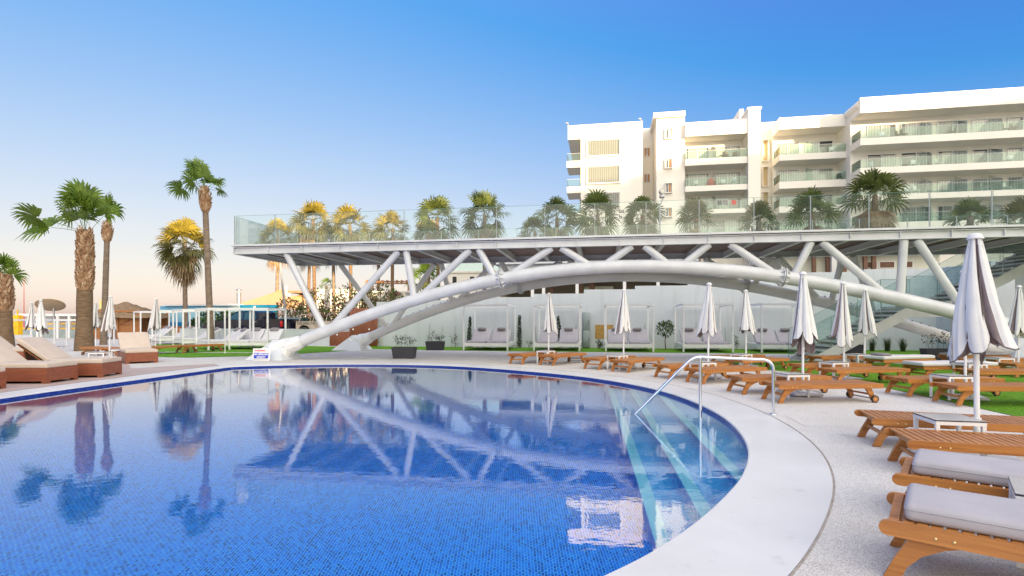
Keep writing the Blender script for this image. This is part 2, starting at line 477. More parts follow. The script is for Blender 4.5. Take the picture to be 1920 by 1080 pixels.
MT['window'] = mat_glass('window_pane_glass', (0.93,0.96,0.97), 0.0, 1.1)
MT['edge'] = simple('green_glass_edge', (0.10,0.24,0.20), 0.2)

def mat_curtain(k=1.0):
    m, nt, out = newmat('cream_curtain')
    wv = nt.nodes.new('ShaderNodeTexWave'); wv.inputs['Scale'].default_value = 1.0
    wv.inputs['Distortion'].default_value = 2.0; wv.inputs['Detail'].default_value = 2
    nt.links.new(coords(nt, (1.3, 0.1, 0.02)), wv.inputs['Vector'])
    c = ramp(nt, wv.outputs['Fac'], [(0.0, (0.36*k,0.34*k,0.29*k)), (0.35, (0.48*k,0.455*k,0.39*k)), (0.8, (0.60*k,0.57*k,0.50*k))])
    pbr(nt, out, c, 0.9, 0, 0.2)
    return m
MT['curtain'] = mat_curtain()
MT['curtain_grey'] = mat_curtain(0.62)

def mat_leaf(name, dark, light, trans=0.3, scale=2.0):
    m, nt, out = newmat(name)
    co = coords(nt)
    nz = noise(nt, co, scale, 4, 0.65)
    c = ramp(nt, nz.outputs[0], [(0.3, dark), (0.7, light)])
    d = nt.nodes.new('ShaderNodeBsdfPrincipled'); nt.links.new(c, d.inputs['Base Color'])
    d.inputs['Roughness'].default_value = 0.5; d.inputs['Specular IOR Level'].default_value = 0.35
    t = nt.nodes.new('ShaderNodeBsdfTranslucent'); nt.links.new(c, t.inputs[0])
    mx = nt.nodes.new('ShaderNodeMixShader'); mx.inputs[0].default_value = trans
    nt.links.new(d.outputs[0], mx.inputs[1]); nt.links.new(t.outputs[0], mx.inputs[2])
    nt.links.new(mx.outputs[0], out.inputs[0])
    return m
MT['frond'] = mat_leaf('fan_palm_green', (0.055,0.11,0.012), (0.19,0.29,0.035))
MT['frond_dim'] = mat_leaf('dim_olive_green_frond', (0.045,0.07,0.016), (0.145,0.185,0.045))
MT['frond_yellow_lit'] = mat_leaf('sunlit_yellow_frond', (0.12,0.105,0.016), (0.36,0.29,0.04))  # yellow-green plus the gold of sunlit crown tops, put into the colour
MT['frond_olive'] = mat_leaf('olive_frond', (0.065,0.075,0.02), (0.19,0.175,0.055))
MT['frond_dead'] = mat_leaf('dead_tan_frond', (0.16,0.10,0.05), (0.42,0.30,0.17))
MT['leaf_dark'] = mat_leaf('dark_leaf', (0.012,0.030,0.010), (0.045,0.085,0.022))
MT['leaf_mid'] = mat_leaf('olive_leaf', (0.035,0.055,0.02), (0.12,0.15,0.06))
MT['leaf_bright'] = mat_leaf('bright_leaf', (0.05,0.10,0.015), (0.17,0.26,0.04))
MT['flower'] = mat_leaf('pink_flower', (0.30,0.09,0.10), (0.55,0.25,0.24))

def mat_trunk(name, dark, light, ring=16):
    m, nt, out = newmat(name)
    co = coords(nt, (3, 3, ring))
    nz = noise(nt, co, 1.0, 5, 0.65)
    big = noise(nt, coords(nt), 1.1, 3)
    c = ramp(nt, nz.outputs[0], [(0.3, dark), (0.68, light)])
    c = mixc(nt, mth(nt, 'MULTIPLY', big.outputs[0], 0.45), c, dark)
    pbr(nt, out, c, 0.95, 0, 0.15, bump(nt, nz.outputs[0], 0.8, 0.04))
    return m
MT['trunk'] = mat_trunk('fibrous_palm_bark', (0.10,0.065,0.040), (0.26,0.18,0.115))
MT['trunk_grey'] = mat_trunk('grey_palm_bark', (0.13,0.095,0.070), (0.29,0.23,0.18), 7)
MT['boot'] = mat_trunk('red_brown_boot_bark', (0.15,0.078,0.042), (0.44,0.28,0.17), 5)
MT['thatch'] = mat_trunk('brown_thatch', (0.13,0.085,0.05), (0.36,0.26,0.17), 20)

def mat_mural():
    m, nt, out = newmat('seascape_mural_paint')
    tc = nt.nodes.new('ShaderNodeTexCoord'); sp = nt.nodes.new('ShaderNodeSeparateXYZ')
    nt.links.new(tc.outputs['Object'], sp.inputs[0])
    nz = noise(nt, coords(nt, (0.5, 1, 1.2)), 1.0, 4)
    z = mth(nt, 'ADD', mth(nt, 'DIVIDE', sp.outputs[2], 3.0), mth(nt, 'MULTIPLY', mth(nt, 'SUBTRACT', nz.outputs[0], 0.5), 0.03))
    c = ramp(nt, z, [(0.0, (0.0,0.16,0.42)), (0.425, (0.0,0.20,0.48)), (0.44, (0.20,0.48,0.68)), (0.75, (0.36,0.60,0.72)), (0.86, (0.12,0.38,0.62)), (1.0, (0.14,0.42,0.66))])
    pale = ramp(nt, mth(nt, 'DIVIDE', sp.outputs[0], 14.0), [(0.35, (0,0,0)), (0.65, (1,1,1))])
    sk = ramp(nt, z, [(0.0, (0,0,0)), (0.43, (0,0,0)), (0.45, (1,1,1))])
    f = mixc(nt, 1.0, pale, sk, 'MULTIPLY')
    c = mixc(nt, f, c, (0.58,0.70,0.72))
    pbr(nt, out, c, 0.6)
    return m
MT['mural'] = mat_mural()

MT['boot_pale'] = mat_trunk('pale_dry_boot_bark', (0.24,0.15,0.09), (0.60,0.44,0.30), 5)
MT['rock'] = simple('brown_grey_rock', (0.24,0.20,0.16), 0.95, 0, 0.35, 2.5, 0.6, 12)
MT['ochre'] = simple('ochre_sunlit_recess', (0.55,0.42,0.22), 0.7, 0, 0.08, 3)  # warm sunlight inside the loggia recess, given as a flat colour
rng = random.Random(7)
# ================================================================== SETTING
pool_in = [(.52,3.125),(1.02,3.58),(1.56,4.21),(2.08,4.93),(2.34,5.37),(2.58,5.83),(2.79,6.32),(2.99,6.92),(3.18,7.69),(3.31,8.52),(3.36,9.5),(3.32,10.5),
           (3.16,11.5),(2.76,12.7),(1.89,14.3),(.44,15.8),(-1.3,17.2),(-2.96,17.95),(-4.7,18.25),(-6.4,18.2),(-8.0,17.75),(-8.96,17.3)]
pool_left = [(-9.12,16.8),(-9.32,15.0),(-9.52,13.4),(-9.72,11.8),(-9.86,10.3),(-9.98,8.5),(-10.05,6.5),(-10.0,4.5),(-9.6,3.1),(-8.6,2.3),(-7,1.95),(-5,1.8),(-3,1.85),(-1.4,2.1),(-.4,2.45)]
def catmull(pts, n=6):
    out = []
    L = len(pts)
    for i in range(L):
        p0, p1, p2, p3 = (Vector((*pts[(i + k) % L], 0)) for k in (-1, 0, 1, 2))
        for j in range(n):
            t = j / n
            q = 0.5 * ((2*p1) + (p2-p0)*t + (2*p0-5*p1+4*p2-p3)*t*t + (3*p1-p0-3*p2+p3)*t**3)
            out.append((q.x, q.y))
    return out
curve = catmull(pool_in + pool_left, 6)
def offset(poly, dist):
    n = len(poly); out = []
    for i in range(n):
        a = Vector((*poly[i-1], 0)); b = Vector((*poly[(i+1) % n], 0))
        t = (b - a).normalized()
        out.append((poly[i][0] + t.y * dist, poly[i][1] - t.x * dist))   # outward for a counter-clockwise outline
    return out
def smoothed(poly, k=2):
    for _ in range(k):
        n = len(poly)
        poly = [((poly[i-1][0] + 2*poly[i][0] + poly[(i+1)%n][0]) / 4, (poly[i-1][1] + 2*poly[i][1] + poly[(i+1)%n][1]) / 4) for i in range(n)]
    return poly
curve = smoothed(curve, 6)
o1 = smoothed(offset(smoothed(curve, 12), 0.765), 12)
o2 = smoothed(offset(smoothed(curve, 12), 0.785), 12)
WL = -0.07
def ring(name, a, b, z, mt, kind='structure', drop=None):
    n = len(a); mb = MB()
    vs = [(p[0], p[1], z) for p in a] + [(p[0], p[1], z) for p in b]
    mb.add(vs, [(i, (i+1) % n, n + (i+1) % n, n + i) for i in range(n)], 0)
    o = mb.build(name, mt, fix=False)
    return tag(o, kind=kind)
def sheet(name, outer, holes, z, mt):
    loops = [[Vector((*p, 0)) for p in outer]] + [[Vector((*p, 0)) for p in h] for h in holes]
    tri = geometry.tessellate_polygon(loops)
    vs = [(v.x, v.y, z) for l in loops for v in l]
    me = bpy.data.meshes.new(name); me.from_pydata(vs, [], [tuple(t) for t in tri])
    me.materials.append(mt)
    bm = bmesh.new(); bm.from_mesh(me)
    for f in bm.faces:
        f.normal_update()
        if f.normal.z < 0: f.normal_flip()
    bm.to_mesh(me); bm.free()
    o = bpy.data.objects.new(name, me); COL.objects.link(o)
    return tag(o, kind='structure')
# coping with a small rounded lip towards the water
mb = MB(); n = len(curve)
lip = offset(curve, 0.012)
prof = [(o1, 0.0), (lip, 0.0), (curve, -0.010), (curve, -0.022)]
vs = [(p[0], p[1], z) for pl, z in prof for p in pl]
for k in range(3):
    mb.add(vs[k*n:(k+2)*n], [(i, n + i, n + (i+1) % n, (i+1) % n) for i in range(n)], 0, k > 0)
tag(mb.build('pool_coping', MT['coping']), kind='structure')
ring('coping_joint', o2, o1, -0.004, MT['joint'])
deck_outer = [(-60,-60),(60,-60),(60,60),(-60,60)]
sheet('pool_deck', deck_outer, [o2], 0.0, MT['deck'])
sheet('ground', [(-9000,-9000),(9000,-9000),(9000,9000),(-9000,9000)], [[(-59.5,-59.5),(59.5,-59.5),(59.5,59.5),(-59.5,59.5)]], -0.03, MT['earth'])
# deck joints
mb = MB()
def strip(mb, pts, w, z):
    for a, b in zip(pts[:-1], pts[1:]):
        a = Vector((*a, z)); b = Vector((*b, z)); t = (b - a).normalized(); s_ = Vector((t.y, -t.x, 0)) * w / 2
        mb.add([a - s_, b - s_, b + s_, a + s_], [(0, 1, 2, 3)])
strip(mb, [tuple(gr(1474,781)[:2]), tuple(gr(1510,800)[:2])], 0.008, 0.003)
strip(mb, [tuple(gr(1510,800)[:2]), (9.0, 7.2)], 0.008, 0.0035)
strip(mb, [tuple(gr(1262,712)[:2]), (9.0, 12.6)], 0.008, 0.003)
strip(mb, [tuple(gr(760,668)[:2]), (3.0, 21.6), (9, 20.3)], 0.008, 0.003)
strip(mb, [tuple(gr(884,686)[:2]), (-.2,20.5),(1.2, 26)], 0.008, 0.0032)
tag(mb.build('deck_joints', MT['joint'], fix=False), kind='structure')
# pool shell
FLOOR = -1.3
mb = MB()
vs = [(p[0], p[1], z) for z in (-0.022, WL, FLOOR) for p in curve]
mb.add(vs[:2*n], [(i, (i+1) % n, n + (i+1) % n, n + i) for i in range(n)], 1)
mb.add(vs[n:], [(i, (i+1) % n, n + (i+1) % n, n + i) for i in range(n)], 0)
tag(mb.build('pool_walls', [MT['tile_wall'], MT['tile_trim']], fix=False), kind='structure')
sheet('pool_floor', offset(curve, 0.05), [], FLOOR, MT['tile'])
w = sheet('pool_water', offset(curve, 0.004), [], WL, MT['water'])
# entry steps: each tread is a slab whose edge follows a nosing line
SL = [((3.42,13.6),(2.02,3.6),-0.22,'upper'), ((2.95,13.9),(1.42,3.0),-0.50,'middle'), ((2.52,14.4),(0.95,2.6),-0.80,'lower')]
prev = None
for i, (fa, na, z, nm) in enumerate(SL):
    mb = MB()
    mb.slab([na, (6.2, na[1]), (6.2, fa[1]), fa], FLOOR - 0.3 - 0.01 * i, z, 0)
    o = tag(mb.build('pool_step', MT['tile_step']), kind='structure')
    d = (Vector((*na, 0)) - Vector((*fa, 0))).normalized(); s_ = Vector((-d.y, d.x, 0))
    if s_.x < 0: s_ = -s_
    a = Vector((*fa, z + .004)); b = Vector((*na, z + .004))
    mb = MB(); wd = 0.125
    mb.add([a - s_ * .003, b - s_ * .003, b + s_ * wd, a + s_ * wd], [(0, 1, 2, 3)])
    dz = Vector((0, 0, -0.05))
    mb.add([a - s_ * .003, b - s_ * .003, b - s_ * .003 + dz, a - s_ * .003 + dz], [(0, 1, 2, 3)])
    tag(mb.build('step_nosing', MT['nosing'], fix=False), kind='structure')

# rosy paving beside the big loungers
left_edge = [p for p in o2 if p[0] < -9.3 and p[1] > 2.6]
left_edge = sorted(left_edge, key=lambda p: p[1])
sheet('rosy_paving', [(-32,2.6)] + [(-11.0,2.6)] + [(p[0]-.004, p[1]) for p in left_edge if p[1] < 17.6] + [(-10.25,18.3),(-11.8,16.5),(-12.6,17.6),(-16,21.2),(-32,21.2)], [], 0.004, MT['terracotta_deck'])

# lawns
turf_b = MB()
def tuft_edge(poly, dens, seed, zone=None):
    r = random.Random(seed)
    xs = [p[0] for p in poly]; ys = [p[1] for p in poly]
    def inside(x, y):
        c = False; j = len(poly) - 1
        for i in range(len(poly)):
            if (poly[i][1] > y) != (poly[j][1] > y) and x < (poly[j][0]-poly[i][0])*(y-poly[i][1])/(poly[j][1]-poly[i][1])+poly[i][0]: c = not c
            j = i
        return c
    for _ in range(dens):
        x = r.uniform(min(xs), max(xs)); y = r.uniform(min(ys), max(ys))
        if not inside(x, y): continue
        if zone and not zone(x, y): continue
        a = r.uniform(0, PI); h = r.uniform(.014, .03); w_ = .006
        dx, dy = math.cos(a) * w_, math.sin(a) * w_
        lx, ly = r.uniform(-.012, .012), r.uniform(-.012, .012)
        turf_b.add([(x-dx, y-dy, .008), (x+dx, y+dy, .008), (x+lx, y+ly, .008 + h)], [(0, 1, 2)])
lawn_r = [(8.05,-6),(7.95,4),(7.8,8.1),(8.3,12.2),(8.6,14.2),(7.6,16.2),(7.45,19.3),(10.2,19.6),(13.0,18.6),(13.6,17.2),(19.5,16.4),(40,14),(40,-6)]
sheet('lawn', lawn_r, [], 0.008, MT['turf'])
WALL = Plane(-2.95, 29.6, .986, -.152)
wp = lambda a, o: tuple(WALL.pt(a, o, 0)[:2])
lawn_b = [wp(-6.0,-2.6), wp(3,-3.55), wp(26,-3.9), wp(27.5,-2.2), wp(27.5,0.2), wp(-6.0,0.2)]
sheet('lawn', lawn_b, [], 0.008, MT['turf'])
lawn_l = [(-15.6,21.9),(-12.9,21.2),(-11.0,22.0),(-9.4,23.6),(-8.0,25.8),(-8.4,29),(-14,32),(-22,33),(-19.0,27.5)]
sheet('lawn', lawn_l, [], 0.008, MT['turf'])
sheet('footpath', [(-16.2,24.6),(-11,24.0),(-9.8,24.1),(-9.75,24.4),(-11,24.35),(-16.2,24.95)], [], 0.012, MT['path'])
tuft_edge(lawn_r, 60000, 3, lambda x, y: x < 13.2 and 7 < y < 20)
tuft_edge(lawn_b, 9000, 4, lambda x, y: True)
tuft_edge(lawn_l, 9000, 5, lambda x, y: True)
tag(turf_b.build('grass', MT['blade'], fix=False), 'short bright green turf blades over the lawns', 'grass', kind='stuff')
# car park terrace behind the low wall, beach, sea
sheet('car_park', [(-21,33.0),(-8.2,31.0),(2,29.9),(30,25.6),(60,27),(60,59),(-21,59)], [], 0.25, MT['asphalt'])
sheet('beach', [(-400,62),(-20,62),(-14,140),(-400,140)], [], -0.018, MT['sand'])
sheet('sea', [(-9000,120),(-30,120),(-30,400),(9000,400),(9000,9000),(-9000,9000)], [], -0.010, MT['sea'])

# ================================================================== BRIDGE
BR = Plane(-10.61, 20.4, 26.01, -4.36)
bridge = empty('footbridge', (BR.o[0], BR.o[1], 0), BR.rz, 'long white steel footbridge on two tubular arches crossing beside the pool', 'bridge')
ZT, ZB, BW, BL = 4.356, 4.02, 4.45, 34.0
arch_px = [(608,621.5),(692,592),(796,558.5),(860,537.5),(940,522.5),(1035,510),(1160,499.5),(1210,499),(1335,503.5),(1461,520.5),(1582,540),(1687,560.5),(1778,581),(1885,608),(1916,618)]
ap = [BR.pix(x, y, 0.15) for x, y in arch_px]
xs = np.array([p[0] for p in ap] ); zs = np.array([p[1] for p in ap])
pf = np.polyfit(xs, zs, 4)
def zarch(s): return float(np.polyval(pf, s))
SA0 = 2.0
while zarch(SA0) > 0.45: SA0 -= 0.05
SA1 = 24.0
while zarch(SA1) > 0.1 and SA1 < 32: SA1 += 0.05
ZAP = max(zarch(s) for s in np.linspace(SA0, SA1, 60))
def afront(s): return Vector((s, 0.15, zarch(s)))
def arear(s):
    z = zarch(s)
    return Vector((s, BW - .1 + 2.6 * (1 - max(z, 0) / ZAP), z))
for k, fn in enumerate((afront, arear)):
    mb = MB()
    mb.tube([fn(s) for s in np.linspace(SA0, SA1, 90)], 0.222, 20, 0)
    ar = mb.build('arch', MT['steel'] if k == 0 else MT['steel_dull'], bridge)
    for s0 in np.arange(SA0 + 2.9, SA1 - 1, 3.05):
        a_, b_ = fn(s0 - .012), fn(s0 + .012)
        mb = MB(); mb.tube([a_, b_], .2265, 20, 0, False); mb.build('weld_seam', MT['steel_dull'], ar)
    # bolted flange collars with folded gusset tips
    fs = [BR.pix(939,522,0.15)[0], BR.pix(1468,520,0.15)[0]]
    for j, s0 in enumerate(fs):
        p = fn(s0); t = (fn(s0 + .05) - fn(s0 - .05)).normalized()
        q = t.to_track_quat('Z', 'Y').to_matrix().to_4x4()
        T = Matrix.Translation(p) @ q
        fb = MB()
        for dz in (-.028, .028):
            pr = [(0.215, dz - .014), (.30, dz - .014), (.30, dz + .014), (.215, dz + .014)]
            vs2 = []
            fl = MB().lathe(pr + [pr[0]], n=24, smooth=False)
            fb.add([T @ Vector(v) for v in fl.v], fl.f, 0)
        for a in range(10):
            an = 2 * PI * a / 10
            c, s_ = math.cos(an), math.sin(an)
            for sg in (-1, 1):
                tri = [Vector((c*.22, s_*.22, sg*.16)), Vector((c*.34, s_*.34, sg*.03)), Vector((c*.22, s_*.22, sg*.03))]
                off = Vector((-s_, c, 0)) * .012
                vv = [x + off for x in tri] + [x - off for x in tri]
                fb.add([T @ x for x in vv], [(0,1,2),(5,4,3),(0,3,4,1),(1,4,5,2),(2,5,3,0)], 0)
        fb.build('flange', MT['steel'], ar)
    if k == 1:
        bb_ = MB()
        for s in list(np.arange(SA0 + 1.3, SA0 + 7.6, .36)) + list(np.arange(SA1 - 7.8, SA1 - .8, .36)):
            p = fn(s)
            bb_.tube([p + Vector((0, -.07, .20)), p + Vector((0, -.09, .27))], .028, 6, 0)
        bb_.build('studs', MT['ferrous'], ar)
# edge beams
def edge_beam(off, face, m):
    mb = MB()
    f = -1 if face < 0 else 1
    mb.bb(0, BL, off - .02, off + .02, ZB + .014, 4.24)
    y0, y1 = (off - .10, off + .08)
    mb.bb(0, BL, y0, y1, ZB - .014, ZB + .014)
    mb.bb(0, BL, y0, y1, 4.24, 4.262)
    mb.bb(-.05, BL, off - .16, off + .12, 4.292, ZT)      # coping rail above the shadow gap
    for s in np.arange(0.2, BL, 0.7):
        mb.bb(s, s + .05, off - .06, off + .05, 4.262, 4.292)
    o = mb.build('edge_beam', m, bridge)
    for s in stiff:
        st = MB(); st.bb(s - .012, s + .012, off + f * .095 if f < 0 else off + .021, off - .021 if f < 0 else off + .095, ZB + .015, 4.239)
        st.build('web_stiffener', m, o)
stiff = [0.02] + [BR.pix(px, 470)[0] for px in (505,568,638,709,782,857)] 
while stiff[-1] < BL - 1: stiff.append(stiff[-1] + 1.42)
edge_beam(0.0, -1, MT['steel']); edge_beam(BW, 1, MT['steel'])
mb = MB()
for s in stiff:
    mb.bb(s - .01, s + .01, .021, BW - .021, ZB + .02, 4.23)
    mb.bb(s - .07, s + .07, .085, BW - .085, ZB - .012, ZB + .012)
    mb.bb(s - .07, s + .07, .085, BW - .085, 4.20, 4.215)
mb.build('cross_beams', MT['steel_dull'], bridge)
mb = MB()
y = .13
while y < BW - .2:
    mb.bb(.03, BL, y, y + .135, 4.245, 4.28)
    y += .147
mb.build('decking', MT['bridge_board'], bridge)
mb = MB(); mb.bb(-.02, .02, .021, BW - .021, ZB, 4.29); mb.bb(-.05, .10, .121, BW - .121, 4.292, ZT)
mb.build('end_beam', MT['steel'], bridge)
# struts
STR = [((538,478),(610,612)),((748,472),(618,612)),((762,471),(777,553)),((882,468),(785,553)),((898,468),(930,518)),((1035,466),(948,516)),
       ((1052,465),(1112,500)),((1185,463),(1128,498)),((1208,463),(1258,497)),((1330,461),(1275,498)),((1368,461),(1459,517)),((1520,456),(1486,516)),
       ((1540,456),(1662,550)),((1694,452),(1687,555)),((1718,451),(1812,583))]
for (a, b) in STR:
    sa = BR.pix(*a, 0.1)[0]; sb = BR.pix(*b, 0.15)[0]
    for fn, off, m in ((afront, .08, MT['steel']), (arear, BW - .12, MT['steel_dull'])):
        mb = MB()
        top = Vector((sa, off, ZB - .02)); bot = fn(sb)
        rr = .125 if fn is afront else .115
        mb.tube([top, bot], rr, 14, 0)
        mb.build('strut', m, bridge)
# balustrade: posts and panes
def balustrade(p0, p1, step, postmat, name_p='glass_pane'):
    d = (p1 - p0); L = d.length; d.normalize(); nrm = Vector((-d.y, d.x, 0))
    k = max(1, round(L / step)); w_ = L / k
    rot = Matrix.Rotation(math.atan2(d.y, d.x), 4, 'Z')
    for i in range(k):
        c = p0 + d * (w_ * (i + .5))
        M_ = Matrix.Translation(c) @ rot
        mb = MB(); mb.bb(-w_/2 + .012, w_/2 - .012, -.006, .006, .015, 1.10, 0, M_)
        pn = mb.build('glass_pane', MT['glass'], bridge)
        eb = MB(); eb.bb(-w_/2 + .012, w_/2 - .012, -.0065, .0065, 1.101, 1.109, 0, M_)
        eb.bb(-w_/2 + .010, -w_/2 + .013, -.0065, .0065, .015, 1.10, 0, M_)
        eb.build('pane_edge', MT['edge'], pn)
    for i in range(k + 1):
        c = p0 + d * (w_ * i) + nrm * .035
        mb = MB(); mb.box(c + Vector((0,0,.53)), (.016,.035,1.06), 0, math.atan2(d.y, d.x)); mb.box(c + Vector((0,0,1.085)), (.06,.05,.012), 0, math.atan2(d.y, d.x))
        mb.build('post', MT['steel_dull'], bridge)
balustrade(Vector((0.02, -.06, ZT)), Vector((BL, -.06, ZT)), 1.72, None)
balustrade(Vector((0.02, BW + .02, ZT)), Vector((BL, BW + .02, ZT)), 1.72, None)
balustrade(Vector((-.01, .1, ZT)), Vector((-.01, BW - .1, ZT)), 1.45, None)
# footings: white wedge of masonry with crumpled tarpaulin round the tube end
def footing(p, tdir, size=1.45, h=.74, slope=1):
    mb = MB()
    x0, x1 = p.x - size * .86, p.x + size * .20
    y0, y1 = p.y - .62, p.y + .75
    ax = p.x - size * .22
    if slope < 0: x0, x1, ax = p.x - size * .20, p.x + size * .86, p.x + size * .22
    vs = [(x0,y0,0.005),(x1,y0,0.005),(x1,y1,0.005),(x0,y1,0.005),(ax-.10,p.y-.10,h),(ax+.16,p.y-.05,h),(ax+.16,p.y+.25,h),(ax-.10,p.y+.25,h)]
    mb.add(vs, [(0,1,5,4),(1,2,6,5),(2,3,7,6),(3,0,4,7),(4,5,6,7),(0,3,2,1)])
    f = mb.build('footing', MT['render'], bridge)
    # tarpaulin: crumpled tube skirt
    mb = MB(); r = random.Random(int(p.x * 10) + 3)
    nn, mm = 22, 9
    q = tdir.to_track_quat('Z', 'Y').to_matrix().to_4x4()
    T = Matrix.Translation(p) @ q
    vs = []
    for i in range(mm):
        t = i / (mm - 1)
        for k in range(nn):
            a = 2 * PI * k / nn
            rad = (.40 - .155 * t ** .7) * (1 + .16 * math.sin(3 * a + i * .9) * (1 - t) + r.uniform(-.10, .10) * (1 - t * .7))
            v = T @ Vector((rad * math.cos(a), rad * math.sin(a), -.35 + 1.15 * t))
            if v.z < .02: v.z = .02
            if i < 4 and v.z < .35: v.z = max(.012, v.z - .2)
            vs.append(v)
    fs = [(i*nn+k, i*nn+(k+1)%nn, (i+1)*nn+(k+1)%nn, (i+1)*nn+k) for i in range(mm-1) for k in range(nn)]
    mb.add(vs, fs, 0, False)
    mb.build('tarpaulin', MT['tarp'], f)
for fn in (afront, arear):
    for s0, s1, sl in ((SA0, SA0 + .8, 1), (SA1, SA1 - .8, -1)):
        a, b = fn(s0), fn(s1)
        footing(Vector((a.x, a.y, max(a.z, .25))), (b - a).normalized(), slope=sl)

# warning sign leaning on the footing
sg = at(490, 673.6, min((BR.pt(afront(SA0).x - 1.2, afront(SA0).y - .62, 0)).y, (BR.pt(afront(SA0).x + .3, afront(SA0).y - .62, 0)).y) - .10)
t = empty('warning_sign', (sg.x, sg.y - .04, 0.0), R(-4), 'white board warning in red and blue that no lifeguard is on duty', 'sign')
W_, H_ = 0.655, 0.455
Ml = Matrix.Rotation(R(-9), 4, 'X')
mb = MB(); mb.rboxm(Ml @ Matrix.Translation((0, 0, H_/2 + .01)), (W_, .012, H_), .004, 1)
mb.build('board', MT['signwhite'], t)
mb = MB(); mb.box((0, -.0085, .205), (W_ * .84, .004, H_ * .45), 0, 0, Ml)
mb.build('blue_panel', MT['signblue'], t)
def text(body, size, loc, mt, parent, name, rot=(PI/2, 0, 0), bold=0.0, ext=0.001, width=None, align='CENTER'):
    cu = bpy.data.curves.new(name, 'FONT'); cu.body = body; cu.size = size; cu.extrude = ext; cu.offset = bold
    cu.align_x = align
    o = bpy.data.objects.new(name, cu); COL.objects.link(o)
    dg = bpy.context.evaluated_depsgraph_get()
    me = bpy.data.meshes.new_from_object(o.evaluated_get(dg))
    bpy.data.objects.remove(o); bpy.data.curves.remove(cu)
    me.materials.clear(); me.materials.append(mt)
    me.name = name
    o = bpy.data.objects.new(name, me); COL.objects.link(o)
    o.parent = parent; o.location = loc; o.rotation_euler = rot
    if width:
        xs_ = [v.co.x for v in me.vertices]; ww = max(xs_) - min(xs_)
        o.scale = (width / ww, 1, 1)
    return o
rx = PI/2 - R(9)
def onsign(x, z): return Ml @ Vector((x, -.0125, z))
text('WARNING', .095, onsign(-.055, .355), MT['signred'], t, 'lettering', (rx,0,0), .003, width=.43)
text('NO LIFEGUARD', .085, onsign(0, .222), MT['signwhite'], t, 'lettering', (rx,0,0), .003, width=.52)
text('ON DUTY', .085, onsign(0, .122), MT['signwhite'], t, 'lettering', (rx,0,0), .003, width=.34)
mb = MB()
for z, w_ in ((.075,.54),(.045,.52)): mb.box((0, -.0075, z), (w_, .002, .009), 0, 0, Ml)
mb.build('small_print', MT['ferrous'], t)
mb = MB()
pr = [(.030,-.001),(.037,-.001),(.037,.001),(.030,.001),(.030,-.001)]
lt = MB().lathe(pr, n=20, smooth=False); Tl = Ml @ Matrix.Translation((.235, -.0085, .385)) @ Matrix.Rotation(PI/2, 4, 'X')
mb.add([Tl @ Vector(v) for v in lt.v], lt.f)
mb.box((0,0,0), (.06,.007,.002), 0, 0, Tl @ Matrix.Rotation(R(45), 4, 'Z'))
mb.build('prohibition_symbol', MT['signred'], t)

# ================================================================== STAIRCASE
ST = Plane(0, 20.35, 1.0, -0.09)
stair = empty('staircase', (0, 20.35, 0), ST.rz, 'white open tread staircase with glass sides climbing to the footbridge', 'staircase')
a0 = ST.pix(1512, 674); a1 = ST.pix(1700, 577); a2 = ST.pix(1758, 574); a3z = 4.30
a3 = (a2[0] + (a3z - a1[1]) * (a1[0] - a0[0]) / (a1[1] - a0[1]), a3z)
Z1 = a1[1]
SWD = 1.55
S0 = Vector((a0[0], 0, .02)); S1 = Vector((a1[0], 0, Z1)); S2 = Vector((a2[0], 0, Z1)); S3 = Vector((a3[0], 0, a3z))
for off in (0.0, SWD):
    mb = MB()
    h = .33
    for p, q in ((S0, S1), (S2, S3)):
        mb.prism([(p.x, p.z), (q.x, q.z), (q.x + .12, q.z - h), (p.x + .75, p.z)] if p is S0 else [(p.x, p.z), (q.x, q.z), (q.x + .10, q.z - h), (p.x + .10, p.z - h)], off - .03, off + .03)
    mb.prism([(S1.x, Z1), (S2.x, Z1), (S2.x + .1, Z1 - h), (S1.x + .11, Z1 - h)], off - .031, off + .031)
    mb.build('stringer', MT['steel'], stair)
def treads(p, q):
    k = round((q.z - p.z) / .165)
    for i in range(1, k):
        f = i / k
        c = p + (q - p) * f
        mb = MB()
        mb.bb(c.x - .03, c.x + .32, .035, SWD - .035, c.z + .015, c.z + .07)
        td = mb.build('tread', MT['white'], stair)
        bk = MB(); bk.bb(c.x + .02, c.x + .27, .10, SWD - .10, c.z - .065, c.z + .014); bk.build('tread_bracket_shade', MT['letter'], td)  # dark bracket, widened to stand for the shade under the tread
treads(S0, S1); treads(S2, S3)
mb = MB(); mb.bb(S1.x, S2.x + .15, .035, SWD - .035, Z1 + .01, Z1 + .06); mb.build('landing', MT['steel_dull'], stair)
mb = MB()
mb.tube([(S2.x + 1.5, SWD - .1, 0), (S2.x + 1.5, SWD - .1, Z1 + .7)], .075, 12)
mb.build('support_column', MT['steel'], stair)
for off in (.0, SWD):
    for p, q, k in ((S0, S1, 4), (S1, S2, 1), (S2, S3, 4)):
        for i in range(k):
            A = p + (q - p) * (i / k); B = p + (q - p) * ((i + 1) / k)
            mb = MB()
            x0, x1 = A.x + .01, B.x - .01
            mb.prism([(x0, A.z + .012), (x1, B.z + .012), (x1, B.z + 1.12), (x0, A.z + 1.12)], off - .006, off + .006)
            g = mb.build('glass_side', MT['glass_stair'], stair)
            eb = MB(); eb.prism([(x0, A.z + 1.121), (x1, B.z + 1.121), (x1, B.z + 1.133), (x0, A.z + 1.133)], off - .007, off + .007)
            eb.prism([(x0 - .012, A.z + .015), (x0 - .002, A.z + .015), (x0 - .002, A.z + 1.12), (x0 - .012, A.z + 1.12)], off - .007, off + .007)
            eb.build('pane_edge', MT['edge'], g)

